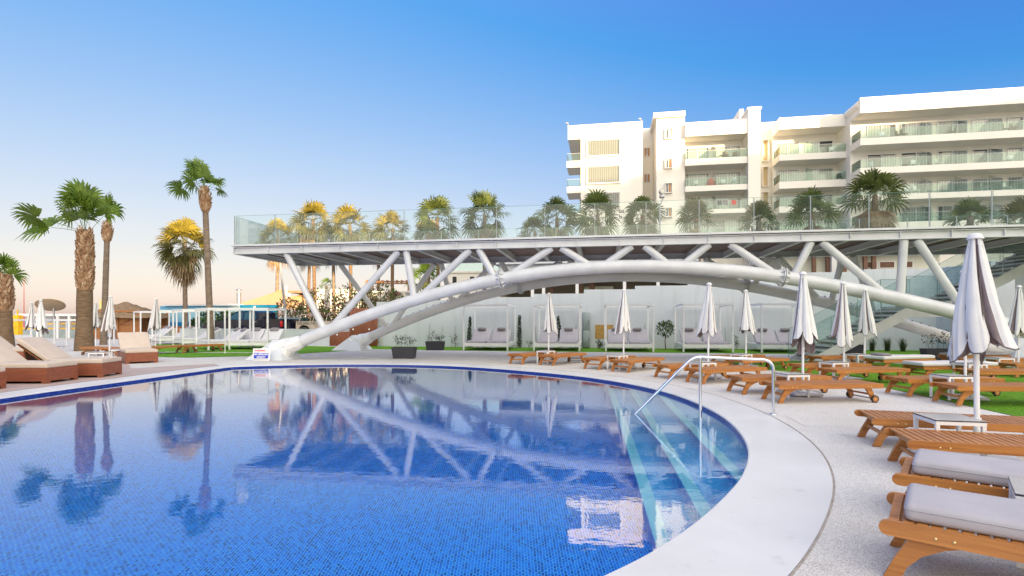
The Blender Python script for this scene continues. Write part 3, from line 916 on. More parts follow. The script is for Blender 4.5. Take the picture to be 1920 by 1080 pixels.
# ================================================================== WALLS
def wall_px(px, py, off=0.0): return WALL.pix(px, py, off)
steps = [(706,566),(780,566),(910,557.5),(1001,557.5),(1001,551),(1095,551),(1095,543),(1191,543),(1191,536),(1290,536),(1290,529),(1400,529),(1400,520),(1500,520),(1500,511),(1620,511),(1620,505),(1780,505)]
prof = [wall_px(x, y) for x, y in steps]
prof = [(prof[i][0], prof[i-(i % 2)][1] if i % 2 else prof[i][1]) for i in range(len(prof))]
W0 = prof[0][0]; W1 = wall_px(1880, 520)[0]
mb = MB()
poly = [(W0, 0)] + prof + [(prof[-1][0], 4.1), (W1, 4.1), (W1, 0)]
mb.prism([(p[0], p[1]) for p in poly], 0, .25)
o = mb.build('garden_wall', MT['render'], None, (WALL.o[0], WALL.o[1], 0), WALL.rz)
tag(o, 'long white garden wall with stepped top behind the daybed gazebos', 'wall')
LWP = Plane(-16.6, 32.6, 1, -.245)
mb = MB(); mb.bb(-4.5, 8.6, 0, .22, 0, .92); mb.bb(-4.52, 8.6, -.02, .24, .92, .96)
o = mb.build('parking_wall', MT['render'], None, (LWP.o[0], LWP.o[1], 0), LWP.rz)
tag(o, 'low white wall in front of the parked pickup', 'wall')
mb = MB()
mb.bb(0, .045, 0, .05, 0, .01)
# red timber screen
c0 = WALL.pix(618, 650, -.35)[0]; c1 = WALL.pix(708, 650, -.35)[0]; cm = WALL.pix(655, 650, -.35)[0]
t = empty('timber_screen', (WALL.o[0], WALL.o[1], 0), WALL.rz, 'red brown vertical board screen beside the rear arch footing', 'fence')
z1 = WALL.pix(640, 622, -.35)[1]; z2 = WALL.pix(680, 578, -.35)[1]
mb = MB(); x = c0
r = random.Random(5)
while x < c1 - .05:
    mb.rbox((x + .06, -.35, (z1 if x < cm else z2)/2 + .02), (.112, .03, (z1 if x < cm else z2) - .02), .006, 1)
    x += .12
mb.build('boards', MT['redboard'], t)
mb = MB(); mb.bb(c0 - .03, c1 + .02, -.33, -.29, .2, .28); mb.bb(c0, c1, -.33, -.29, z1 - .25, z1 - .17); mb.build('rails', MT['teak_dark'], t)
for px, py in ((632,627.5),(662,617.5),(692,617.5)):
    s, z = WALL.pix(px, py, -.38)
    mb = MB(); mb.lathe([(0,.0),(.05,0),(.05,.03),(0,.03)], (0,0,0), 12)
    M_ = Matrix.Translation((s, -.366, z)) @ Matrix.Rotation(PI/2, 4, 'X')
    q = MB(); q.add([M_ @ Vector(v) for v in mb.v], mb.f); q.build('lamp_disc', MT['signwhite'], t)
# grey cabinets and chipboard sheet against the wall
s0, z0 = WALL.pix(1092, 586, -.3); s1 = WALL.pix(1106, 586, -.3)[0]
t = empty('utility_cabinet', (WALL.o[0], WALL.o[1], 0), WALL.rz, 'tall grey two door utility cabinet standing against the white wall', 'cabinet')
mb = MB(); mb.rbox(((s0+s1)/2, -.22, z0/2 + .02), (s1 - s0, .4, z0 - .02), .01, 1); mb.build('case', MT['greybox'], t)
for za, zb in ((.06, z0 * .5 - .01), (z0 * .5 + .01, z0 - .03)):
    mb = MB(); mb.rbox(((s0+s1)/2, -.43, (za+zb)/2), (s1 - s0 - .04, .02, zb - za), .006, 1); d = mb.build('door', MT['greybox'], t)
    hb = MB(); hb.box((s1 - .06, -.446, (za+zb)/2), (.02, .012, .12)); hb.build('handle', MT['dark'], d)
s0, z0 = WALL.pix(1116, 609, -.05); s1, z1 = WALL.pix(1150, 635, -.05)
mb = MB(); mb.bb(s0, s1, -.03, -.004, z1, z0)
tag(mb.build('chipboard_sheet', MT['osb'], None, (WALL.o[0], WALL.o[1], 0), WALL.rz), 'brown chipboard sheet fixed on the white wall between gazebos', 'board')
# ================================================================== HOTEL
u10 = (.9850, -.1727)
HO = Plane(6.405, 61.0, *u10)
hotel = empty('hotel', (HO.o[0], HO.o[1], 0), HO.rz, 'sunlit cream white hotel of stacked glass balconies beyond the footbridge', 'hotel')
hs = lambda px, off=0.0: HO.pix(px, 300, off)[0]
hz = lambda px, py, off=0.0: HO.pix(px, py, off)[1]
BACK = 14.0
hr = random.Random(11)
def hbox(name, s0, s1, o0, o1, z0, z1, mt=None, parent=None):
    mb = MB(); mb.bb(s0, s1, o0, o1, z0, z1); return mb.build(name, mt or MT['hotel'], parent or hotel)
def hwindow(s0, s1, off, z0, z1, leaves=2, curtain=True, cur=(0.0, 1.0), reveal=0.12, cm='curtain'):
    """sliding window standing in front of the wall plane at off: frame, panes, curtain"""
    fr = MB(); t = .07
    w = (s1 - s0) / leaves
    fr.bb(s0, s1, off - .10, off - .02, z0, z0 + t); fr.bb(s0, s1, off - .10, off - .02, z1 - t, z1)
    for i in range(leaves + 1):
        x = s0 + w * i
        xx = min(max(x, s0 + t/2), s1 - t/2)
        fr.bb(xx - t/2, xx + t/2, off - .098, off - .022, z0 + t, z1 - t)
    f = fr.build('window', MT['white'], hotel)
    p = MB(); p.bb(s0 + .02, s1 - .02, off - .065, off - .055, z0 + .02, z1 - .02); p.build('pane', MT['window'], f)
    d = MB(); d.bb(s0, s1, off - .012, off - .004, z0, z1); d.build('unlit_room_panel', MT['dark'], f)  # dark sheet standing in for the unlit room behind the pane
    if curtain:
        c = MB(); nn = max(6, int((s1 - s0) * 9)); vs = []
        a, b = s0 + (s1 - s0) * cur[0], s0 + (s1 - s0) * cur[1]
        for i in range(nn + 1):
            x = a + (b - a) * i / nn; y = off - .035 + .012 * (1 if i % 2 else -1) * hr.uniform(.4, 1)
            vs += [(x, y, z0 + .03), (x, y, z1 - .05)]
        c.add(vs, [(2*i, 2*i+2, 2*i+3, 2*i+1) for i in range(nn)], 0, True)
        c.build('curtain', MT[cm], f, fix=False)
    return f
def balcony(s0, s1, o0, o1, zt, h, glass=True, dividers=()):
    """slab front face from zt down h; o0 front, o1 wall"""
    mb = MB(); mb.bb(s0, s1, o0, o0 + .14, zt - h, zt); mb.bb(s0, s0 + .14, o0 + .14, o1, zt - h, zt); mb.bb(s1 - .14, s1, o0 + .14, o1, zt - h, zt)
    mb.bb(s0 + .14, s1 - .14, o0 + .14, o1, zt - h + .002, zt - h + .25)
    b = mb.build('balcony', MT['hotel'], hotel)
    if glass:
        g = MB(); g.bb(s0 + .05, s1 - .05, o0 + .05, o0 + .065, zt, zt + .85); g.bb(s0 + .05, s0 + .065, o0 + .07, o1 - .1, zt, zt + .85); g.bb(s1 - .065, s1 - .05, o0 + .07, o1 - .1, zt, zt + .85)
        g.build('balcony_glass', MT['glass_hotel'], b)
        r_ = MB(); r_.bb(s0 + .03, s1 - .03, o0 + .04, o0 + .075, zt + .851, zt + .875); r_.build('handrail', MT['steel'], b)
    for x in dividers:
        d = MB(); d.prism([(o0 + .25, zt), (o1, zt), (o1, zt + 1.95), (o0 + .25, zt + 1.1)], -.012, .012)
        M_ = Matrix.Translation((x, 0, 0)) @ Matrix.Rotation(PI/2, 4, 'Z')
        d.v = [tuple(M_ @ Vector((v[0], v[1], v[2]))) for v in d.v]
        d.build('divider', MT['glass_hotel'], b)
    return b
# --- block A: blank gable with two curtained windows and a recessed corner balcony stack
sA0, sA1, sAm = hs(1065), hs(1205), hs(1089)
ztA = hz(1065, 238)
zr = hz(1065, 262)
hbox('wall', sAm, sA1, 0, BACK, 0, ztA - .02)
hbox('wall', sA0, sAm - .01, 0.0, BACK, zr, ztA)
hbox('roof_parapet', sA0 - .02, sA1 + .02, -.05, BACK, ztA, ztA + .12)
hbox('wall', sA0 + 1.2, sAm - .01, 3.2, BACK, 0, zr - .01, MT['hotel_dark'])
for py0, py1 in ((303,315),(351,363),(400,412)):
    z1, z0 = hz(1065, py0), hz(1065, py1)
    balcony(sA0 - .12, sAm - .02, -.15, 3.2, z1, z1 - z0)
# lit windows are set in reveals: shallow surround on the wall
def punched(pxa, pxb, pya, pyb, off, leaves=1, shutter=False, wallmt=None):
    s0, s1 = hs(pxa, off), hs(pxb, off); z1, z0 = hz(pxa, pya, off), hz(pxa, pyb, off)
    return s0, s1, z0, z1
def reveal_frame(s0, s1, off, z0, z1, d=.22, w=.10):
    mb = MB(); mb.bb(s0 - w, s0, off - d, off, z0 - w, z1 + w); mb.bb(s1, s1 + w, off - d, off, z0 - w, z1 + w)
    mb.bb(s0, s1, off - d, off, z0 - w, z0); mb.bb(s0, s1, off - d, off, z1, z1 + w)
    return mb.build('window_surround', MT['hotel'], hotel)
for pya, pyb in ((264,294),(313,345),(364,394)):
    s0, s1, z0, z1 = punched(1101, 1162, pya, pyb, 0)
    hwindow(s0, s1, 0, z0, z1, 1, cm='curtain_grey'); reveal_frame(s0, s1, 0, z0, z1)
tx = text('os\nls', .62, (hs(1160.5) , -.01, hz(1158, 399.5)), MT['letter'], hotel, 'wall_lettering', (PI/2,0,0), .01, .02, align='LEFT')
# --- recessed link with shuttered windows
sL1 = hs(1224, 5)
hbox('wall', sA1 + .01, sL1 + 1.5, 3.5, BACK, 0, hz(1210, 241, 3.5))
for pya, pyb in ((277,294),(326,343),(373,388)):
    s0, s1, z0, z1 = punched(1205.5, 1219, pya, pyb, 3.5)
    f = hwindow(s0 + .1, s1, 3.5, z0, z1, 2, False)
    sh = MB(); m_ = (s1 - s0 - .1) / 2
    for i in range(2): sh.bb(s0 + .2 + m_ * i, s0 + m_ * (i + 1), 3.36, 3.388, z0 + .1, z1 - .1)
    sh.build('shutter', MT['orange_shutter'], f)
# --- stair tower
oT = -1.0
sT0, sT1 = hs(1231, oT), hs(1284, oT)
ztT = hz(1231, 213, oT); zband = hz(1231, 222.5, oT)
hbox('wall', sT0, sT1, oT, BACK, 0, zband)
hbox('roof_parapet', sT0 - .35, sT1 + .02, oT - .3, BACK, zband + .01, ztT)
for i, (pya, pyb) in enumerate(((243,261),(300,316),(345,362),(391,407))):
    s0, s1, z0, z1 = punched(1247, 1260, pya, pyb, oT)
    f = hwindow(s0 + .05, s1 - .1, oT, z0, z1, 2, False); reveal_frame(s0, s1 - .05, oT, z0, z1, .3, .06)
    sh = MB(); sh.bb((s0+s1)/2 + .05, s1 - .15, oT - .13, oT - .101, z0 + .08, z1 - .08); sh.build('shutter', MT['orange_shutter'] if i else MT['hotel'], f)
# --- balcony bay between tower and chimney stack
def bay(pxa, pxb, oF, oW, roof, slabs, wins, wallz, chairs=False):
    s0, s1 = hs(pxa, oF), hs(pxb, oF)
    hbox('wall', s0 + .02, s1 - .02, oW, BACK, 0, hz(pxa, roof[0], oF) - .3)
    z1, z0 = hz(pxa, roof[0], oF), hz(pxa, roof[1], oF)
    mb = MB(); mb.bb(s0, s1, oF, oF + .2, z0, z1); mb.bb(s0, s0 + .2, oF + .2, oW + 1, z0, z1); mb.bb(s1 - .2, s1, oF + .2, oW + 1, z0, z1); mb.bb(s0 + .2, s1 - .2, oF + .2, oW, z0 + .002, z0 + .3)
    mb.build('roof_canopy', MT['hotel'], hotel)
    prevz = z0
    for pya, pyb in slabs:
        a, b = hz(pxa, pya, oF), hz(pxa, pyb, oF)
        balcony(s0, s1, oF, oW, a, a - b, dividers=[(s0 + s1) / 2])
        zf = b + .27
        for (wa, wb, lv) in wins:
            x0, x1 = s0 + (s1 - s0) * wa, s0 + (s1 - s0) * wb
            c = hr.choice([(0, 1), (0, .55), (.4, 1), (0, 1), (.1, .9)])
            hwindow(x0, x1, oW, zf, min(zf + 2.25, prevz - .35), lv, True, c)
        prevz = b
bay(1285, 1404, -1.5, .6, (230,256), [(299,311),(349.5,359.5),(394,402),(443,452)], [(.05,.44,2),(.52,.95,2)], 0)
# --- chimney stack
oC = -1.7
sC0, sC1 = hs(1403, oC), hs(1426, oC)
hbox('chimney_stack', sC0, sC1, oC, 2.0, 0, hz(1403, 206, oC))
hbox('roof_parapet', sC0 - .1, sC1 + .1, oC - .1, 2.1, hz(1403, 206, oC) + .01, hz(1403, 206, oC) + .25)
hbox('chimney_stack', hs(1395, 2) , sC0, 2.1, 8, 0, hz(1390, 216, 4))
# --- recessed strip with loggias
s0, s1 = sC1 + .01, hs(1461, -1.5)
hbox('wall', s0, s1 + .5, 1.4, BACK, 0, hz(1440, 229, 1.4))
for pya, pyb in ((265,303),(315,350),(362,398)):
    a0_, a1_, z0, z1 = punched(1425, 1439, pya, pyb, 1.4)
    reveal_frame(a0_ + .25, a1_, 1.4, z0, z1, .35, .08)
    hbox('sunlit_recess_panel', a0_ + .3, a1_ - .05, 1.36, 1.395, z0 + .02, z1 - .02, MT['ochre'])  # flat panel coloured like the sunlit recess
# --- second balcony bay
bay(1461, 1592, -1.5, .7, (221,243), [(290,301.5),(341,354),(387,399),(437,449)], [(.04,.40,2),(.48,.90,2)], 0)
# --- great wing: deep side wall, long balconies
oW_, oF_ = -2.4, -4.5
sW0 = hs(1613, oF_); sW1 = hs(2160, oF_)
zt, zb = hz(1613, 183, oF_), hz(1613, 212, oF_)
hbox('wall', sW0 + .3, sW1, oW_, BACK, 0, zt - 1.4)
hbox('wall', sW0 - .02, sW0 + .29, oW_ - .02, BACK, 0, zt - .9)
mb = MB()
mb.bb(sW0, sW1, oF_, oF_ + .25, zb, zt); mb.bb(sW0, sW0 + .25, oF_ + .25, oW_ + 2, zb, zt - .3); mb.bb(sW0 + .25, sW1, oF_ + .25, oW_, zb + .002, zb + .35)
mb.bb(sW0 + .25, sW1, oF_ + .25, BACK, zt - .3, zt - .05)
mb.tube([(sW0 + .3, oF_ + .26, zt - .55), (sW0 + .3, oW_ + 1, zt - .55)], .5, 16)
mb.build('roof_canopy', MT['hotel'], hotel)
slabs = [(259.5,272.5),(315,327),(366,376.5),(418,429)]
prevz = zb
bays = [(1625,1680),(1688,1746),(1757,1814),(1822,1880),(1888,1946),(1955,2012),(2020,2078),(2086,2140)]
divs = [hs(px, oF_) for px in (1751, 1817, 1884, 1951, 2082)]
for j, (pya, pyb) in enumerate(slabs):
    a, b = hz(1613, pya, oF_), hz(1613, pyb, oF_)
    balcony(sW0, sW1, oF_, oW_, a, a - b, dividers=divs)
    zf = b + .27
    for (xa, xb) in bays[:6]:
        c = hr.choice([(0, 1), (0, .5), (.5, 1), (0, 1), (.15, 1), (0, .8)])
        hwindow(hs(xa, oW_), hs(xb, oW_), oW_, zf, min(zf + 2.3, prevz - .35), 2, True, c)
    prevz = b
for px, py in ((1066,237),(1203,229)):
    s, z = HO.pix(px, py, 0)
    m = MB(); m.tube([(s, .1, z), (s - .1, .1, z + .35)], .06, 6); m.box((s - .16, .1, z + .42), (.3, .15, .12)); m.build('roof_floodlight', MT['ferrous'], hotel)
# balcony furniture one can see: chairs, a red parasol bundle, drying towels
def chair_mb(m=0):
    mb = MB()
    for x in (-.22, .22):
        for y in (-.22, .22): mb.bb(x - .02, x + .02, y - .02, y + .02, 0, .42)
    mb.rbox((0, 0, .44), (.5, .5, .05), .02, 1); mb.rbox((0, .24, .68), (.5, .05, .48), .02, 1)
    return mb
def hput(o, px, py, off, label, cat):
    s, z = HO.pix(px, py, off); o.location = HO.pt(s, off, z); o.rotation_euler = (0, 0, HO.rz + .3)
    return tag(o, label, cat, 'chairs on the hotel balconies' if cat == 'chair' else None)
zB = [hz(1285, p, -1.5) for p in (299, 349.5, 394)]; zW = [hz(1613, p, oF_) for p in (259.5, 315, 366)]
first = None
CH = [(1378, -.6, zB[0], 'low dark chair on the top balcony beside the tall chimney stack', MT['stem']),
      (1655, -3.4, zW[0], 'white chair behind the top balcony glass of the great wing, near its corner', MT['white']),
      (1716, -3.4, zW[1], 'white chair on the middle balcony of the great wing, by the second window pair', MT['white']),
      (1702, -3.4, zW[2], 'white chair on the lower balcony above the palm skirt', MT['white']),
      (1560, -.5, hz(1461, 290, -1.5), 'white chair on the upper balcony below the shaded roof edge', MT['white']),
      (1574, -.5, hz(1461, 341, -1.5), 'dark chair on the balcony with the open dark doorway', MT['dark'])]
for px, off, z, lab, mt in CH:
    mb = chair_mb(); o = mb.build('balcony_chair', mt)
    s = HO.pix(px, 300, off)[0]; o.location = HO.pt(s, off, z + .0); o.rotation_euler = (0, 0, HO.rz + hr.uniform(-.5, .5))
    tag(o, lab, 'chair', 'chairs on the hotel balconies')
for i in range(22):
    if i < 8: s = hs(hr.uniform(1296, 1392), -.6); off = -.6; z = zB[i % 3]
    else: s = hs(hr.choice([1640, 1665, 1700, 1730, 1775, 1800, 1840, 1862, 1900, 1912]) + hr.uniform(-6, 6), oF_); off = -3.5; z = zW[i % 3]
    mb = chair_mb(); o = mb.build('balcony_chair', MT['white'] if i % 3 else MT['stem'])
    o.location = HO.pt(s, off + hr.uniform(-.3, .3), z); o.rotation_euler = (0, 0, HO.rz + hr.uniform(-2, 2))
    tag(o, 'small white chair among several on the hotel balconies' if i % 3 else 'small brown chair among several on the hotel balconies', 'chair', 'white chairs scattered on the hotel balconies' if i % 3 else 'brown chairs scattered on the hotel balconies')
s = HO.pix(1333, 340, -.5)[0]
mb = MB(); mb.lathe([(.0,0),(.34,.02),(.42,.3),(.36,.7),(.2,.95),(0,1.02)], (0,0,0), 12)
tag(mb.build('beach_ball_bag', MT['redcloth'], None, HO.pt(s, -.5, zB[1]), 0), 'round red bundle on the balcony of the hotel bay beside the tower', 'bundle')
for px, lab, mt in ((1349, 'dark towel drying on the third balcony rail, beside a grey one', MT['letter']), (1360, 'grey towel drying on the third balcony rail between the others', MT['pillow']), (1376, 'red towel drying on the third balcony rail', MT['redcloth'])):
    s = HO.pix(px, 385, -1.5)[0]
    mb = MB(); vs = []
    for i in range(6):
        x = -.22 + .088 * i; y = -.03 * (i % 2)
        vs += [(x, y - .02, 0), (x + .02 * (i % 2), y - .02, -.42 - .06 * (i % 3))]
    mb.add(vs, [(2*i, 2*i+2, 2*i+3, 2*i+1) for i in range(5)], 0, True); mb.add([(v[0], v[1] + .1, v[2] * .8) for v in vs], [(2*i, 2*i+2, 2*i+3, 2*i+1) for i in range(5)], 0, True)
    mb.add([vs[0], vs[10], (vs[10][0], vs[10][1] + .1, 0), (vs[0][0], vs[0][1] + .1, 0)], [(0,1,2,3)])
    tag(mb.build('towel', mt, None, HO.pt(s, -1.46, zB[2] + .90), HO.rz, fix=False), lab, 'towel')

# ================================================================== hotel wing behind the photographer (casts the evening shade)
SUN_AZ, SUN_EL = 30.0, 9.0          # light travels towards (-sin, cos)
sd = Vector((-math.sin(R(SUN_AZ)), math.cos(R(SUN_AZ)), 0)); sq = Vector((math.cos(R(SUN_AZ)), math.sin(R(SUN_AZ)), 0))
tanE = math.tan(R(SUN_EL))
P0 = -120.0
wing = empty('hotel_wing', tuple(sd * P0), math.atan2(sq.y, sq.x), 'stepped white hotel wing behind the pool that shades the terrace', 'hotel')
segs = [(-45, 2.5, 16.3), (2.5, 17.0, 11.0), (17.0, 30.0, 19.0), (30.0, 34.0, 22.6), (34.0, 41.0, 24.4), (41, 60.0, 25.0), (60.0, 75.0, 25.4)]
for q0, q1, h in segs:
    mb = MB(); H = h - tanE * P0
    mb.bb(q0, q1 - .01, -12, 0, 0, H)
    wl = mb.build('wall', MT['hotel'], wing)
    wm = MB()
    for fl in range(int(H / 3.1)):
        x = q0 + 1.2
        while x + 2.2 < q1:
            wm.bb(x, x + 2.0, .012, .03, fl * 3.1 + .6, fl * 3.1 + 2.6); x += 3.6
    if wm.v: wm.build('windows', MT['carglass'], wl)
    bm_ = MB()
    for fl in range(1, int(H / 3.1)):
        bm_.bb(q0 + .2, q1 - .2, .05, 1.3, fl * 3.1 + .15, fl * 3.1 + .45)
    if bm_.v: bm_.build('balcony', MT['hotel'], wl)

# ================================================================== low buildings behind the garden wall
RS = Plane(-3.2, 40.0, .986, -.165)
rest = empty('restaurant', (RS.o[0], RS.o[1], 0), RS.rz, 'low beige open fronted restaurant with white posts behind the garden wall', 'restaurant')
rs = lambda px, off=0: RS.pix(px, 530, off)[0]
rzz = lambda px, py, off=0: RS.pix(px, py, off)[1]
s0, s1 = rs(935), rs(1300)
zc = rzz(1120, 508)
mb = MB(); mb.bb(s0, s1, 0, 9, zc, zc + .55); mb.bb(s0 - .3, s1 + .3, -.4, 9.3, zc + .56, zc + .7); mb.build('roof', MT['render'], rest)
mb = MB(); mb.bb(s0, s1, 5.5, 5.7, 0, zc); mb.bb(s0, s0 + .2, .3, 5.5, 0, zc); mb.bb(s1 - .2, s1, .3, 5.5, 0, zc); mb.build('inner_wall', MT['beige_int'], rest)
mb = MB(); mb.bb(s0, s1, .02, 5.5, 0, rzz(1100, 549) - .3); mb.build('floor_slab', MT['cream_int'], rest)
for px in (998, 1019, 1082, 1171, 1234):
    s = rs(px); mb = MB(); mb.bb(s - .11, s + .11, .03, .25, 0, zc - .01); mb.build('post', MT['white'], rest)
for px, w_ in ((1035, .14), (1110, .2), (1090, .12)):
    s = rs(px, 3); mb = MB(); mb.bb(s - w_, s + w_, 3, 3.3, 0, zc - .01); mb.build('inner_column', MT['brown_col'], rest)
mb = MB(); mb.bb(rs(1095, 4), rs(1150, 4), 4, 4.6, 0, rzz(1120, 537, 4)); mb.build('bar_counter', MT['cream_int'], rest)
for px in (1035, 1136, 1200):
    s = rs(px, 2); mb = MB(); mb.tube([(s, 2, zc - .02), (s, 2, zc - .55)], .012, 5); mb.lathe([(.03, .1), (.16, 0), (.15, -.01)], (s, 2, zc - .62), 12); mb.build('pendant_lamp', MT['white'], rest)
# pale panelled wing with brown columns under the far end of the bridge
PW = Plane(19.5, 38.0, .986, -.165)
pav = empty('pavilion', (PW.o[0], PW.o[1], 0), PW.rz, 'cream panelled pavilion with brown columns behind the staircase', 'building')
ps = lambda px, off=0: PW.pix(px, 490, off)[0]
pz = lambda px, py, off=0: PW.pix(px, py, off)[1]
s0, s1 = ps(1465), ps(1762)
mb = MB(); mb.bb(s0, s1, 0, 8, 0, pz(1560, 478)); mb.build('wall', MT['cream_int'], pav)
mb = MB(); mb.bb(s0 - .2, s1 + .2, -.9, 8.2, pz(1560, 478) + .01, pz(1560, 455)); mb.build('roof', MT['hotel'], pav)
mb = MB(); mb.bb(s0, s1, -.14, -.02, pz(1560, 513), pz(1560, 510)); mb.build('sill_band', MT['white'], pav)
for px in (1526, 1552, 1583, 1622, 1638):
    s = ps(px, -.5); mb = MB(); mb.bb(s - .12, s + .12, -.6, -.4, 0, pz(1560, 478)); mb.build('column', MT['brown_col'], pav)
s = ps(1563, -.8); mb = MB(); mb.bb(s - .16, s + .16, -.9, -.62, 0, pz(1560, 478)); mb.build('column', MT['steel_dull'], pav)
for a, b in ((1648, 1678), (1690, 1712), (1625, 1645)):
    w = MB(); z0, z1 = pz(1660, 503), pz(1660, 490); w.bb(ps(a), ps(b), -.03, -.005, z0, z1); wo = w.build('window', MT['white'], pav)
    w = MB(); w.bb(ps(a) + .06, ps(b) - .06, -.05, -.031, z0 + .05, z1 - .05); w.build('pane', MT['brown_col'], wo)
# white service block under the upper flight of stairs
SB = Plane(0, 24.0, 1, -.06)
s0 = SB.pix(1858, 560)[0]; zt = SB.pix(1858, 500)[1]
sv = empty('service_block', (SB.o[0], SB.o[1], 0), SB.rz, 'plain white service block with shaded porch under the upper stair flight', 'building')
s1 = SB.pix(1903, 560)[0]
mb = MB(); mb.bb(s0, s1, 0, 6, 0, 4.0); mb.bb(s1, s1 + 7, 2.2, 6, 0, 4.0); mb.build('wall', MT['render'], sv)
mb = MB(); mb.bb(s1, s1 + 7, 0, 2.2, 3.7, 4.0); mb.build('porch_roof', MT['render'], sv)
mb = MB(); mb.bb(s1 + 1.2, s1 + 2.2, 2.15, 2.19, 0.02, 2.2); d = mb.build('door', MT['greybox'], sv)
mb = MB(); mb.bb(s1 + 1.3, s1 + 1.35, 2.10, 2.145, 1.0, 1.14); mb.build('handle', MT['ferrous'], d)
mb = MB(); mb.tube([(s1 + .4, 1.2, 3.69), (s1 + .4, 1.2, 3.6)], .09, 10); mb.build('ceiling_lamp', MT['letter'], sv)

# distant white buildings and canopies left of the arch
def bld(name, x0, x1, d, depth, ytop, ybot, label, cat, mt, extra=None):
    A = at(x0, ybot, d); B = at(x1, ytop, d)
    e = empty(name, (A.x, d, 0), 0, label, cat)
    mb = MB(); mb.bb(0, B.x - A.x, 0, depth, 0, B.z); mb.build('wall', mt, e)
    mb = MB(); mb.bb(-.15, B.x - A.x + .15, -.15, depth + .1, B.z + .005, B.z + .18); mb.build('roof', mt, e)
    return e, B.x - A.x, B.z
e, L_, H_ = bld('beach_house', 594, 668, 66, 8, 545, 620, 'plain white sunlit house with a flat roof beyond the oleanders', 'house', MT['hotel'])
for x in (1.0, 2.6): 
    mb = MB(); mb.bb(x, x + .9, -.06, -.01, 1.2, 2.4); w = mb.build('window', MT['white'], e); q = MB(); q.bb(x + .08, x + .82, -.08, -.061, 1.28, 2.32); q.build('pane', MT['carglass'], w)
e, L_, H_ = bld('beach_house', 668, 760, 60, 7, 549, 620, 'white house with a timber slat pergola on its roof terrace', 'house', MT['hotel'])
mb = MB()
for i in range(9): mb.bb(1.2 + i * .55, 1.3 + i * .55, -.3, 3, H_ + 1.3, H_ + 1.42)
mb.bb(1, 6, -.2, -.1, H_ + 1.15, H_ + 1.28); mb.bb(1, 6, 2.6, 2.7, H_ + 1.15, H_ + 1.28)
for x in (1.1, 5.8):
    mb.bb(x, x + .14, -.2, -.08, H_ + .2, H_ + 1.15); mb.bb(x, x + .14, 2.6, 2.72, H_ + .2, H_ + 1.15)
mb.build('pergola', MT['hutwood'], e)
for x in (.9, 3.2):
    mb = MB(); mb.bb(x, x + 1, -.06, -.01, 1.0, 2.3); w = mb.build('window', MT['white'], e); q = MB(); q.bb(x + .08, x + .92, -.08, -.061, 1.08, 2.22); q.build('pane', MT['carglass'], w)
e, L_, H_ = bld('terrace_house', 838, 935, 52, 8, 512, 600, 'low cream house with a glass railed roof terrace glimpsed under the bridge', 'house', MT['hotel'])
mb = MB(); mb.bb(0, L_, .02, .04, H_ + .2, H_ + 1.1); mb.build('terrace_glass', MT['glass_hotel'], e)
for x in (.5, 2.2):
    mb = MB(); mb.bb(x, x + .5, -.05, -.01, H_ - 1.1, H_ - .3); w = mb.build('window', MT['white'], e); q = MB(); q.bb(x + .05, x + .45, -.07, -.051, H_ - 1.05, H_ - .35); q.build('pane', MT['dark'], w)
# tan shade sails on white masts
def sail(pts, label, masts, d):
    e = empty('shade_sail', tuple(Vector((pts[0].x, pts[0].y, 0))), 0, label, 'shade sail')
    b = e.location.copy(); mb = MB(); nn = 8; vs = []
    for i in range(nn + 1):
        for j in range(nn + 1):
            u_, v_ = i / nn, j / nn
            p = (pts[0] * (1-u_) + pts[1] * u_) * (1-v_) + (pts[3] * (1-u_) + pts[2] * u_) * v_
            p = p - Vector((0, 0, 1.1)) * (u_ * (1-u_) * 1.2 + v_ * (1-v_) * 1.2) * .55
            vs.append(p - b)
    mb.add(vs, [(i*(nn+1)+j, (i+1)*(nn+1)+j, (i+1)*(nn+1)+j+1, i*(nn+1)+j+1) for i in range(nn) for j in range(nn)], 0, True)
    mb.build('sail_cloth', MT['sail'], e, fix=False)
    for a, b2 in masts:
        m = MB(); m.tube([a - b, b2 - b], .09, 8); m.build('mast', MT['steel'], e)
sail([at(425,573,58), at(530,541,58), at(545,568,50), at(455,580,50)], 'long tan shade sail rising to a point above the blue mural wall', [(Vector((at(530,541,58).x, 58, 0)), at(531,538,58)), (Vector((at(425,573,58).x, 58, 0)), at(424,570,58))], 55)
sail([at(541,556,56), at(574,545,60), at(572,574,52), at(536,578,50)], 'small tan shade sail hung between white masts beside the oleanders', [(Vector((at(536,541,57).x, 57, 0)), at(537,536,57)), (Vector((at(541,556,56).x, 56, 0)), at(536,540,57))], 55)
A = at(540, 543, 57)
e = empty('pergola_roof', (A.x, 57, 0), 0, 'flat brown slatted canopy on white posts beside the tan sails', 'canopy')
mb = MB(); mb.bb(0, 1.9, 0, 3, A.z - .35, A.z - .1); mb.build('slat_roof', MT['thatch'], e)
for x in (.05, 1.7):
    m = MB(); m.bb(x, x + .14, .05, .2, 0, A.z - .36); m.build('post', MT['white'], e)
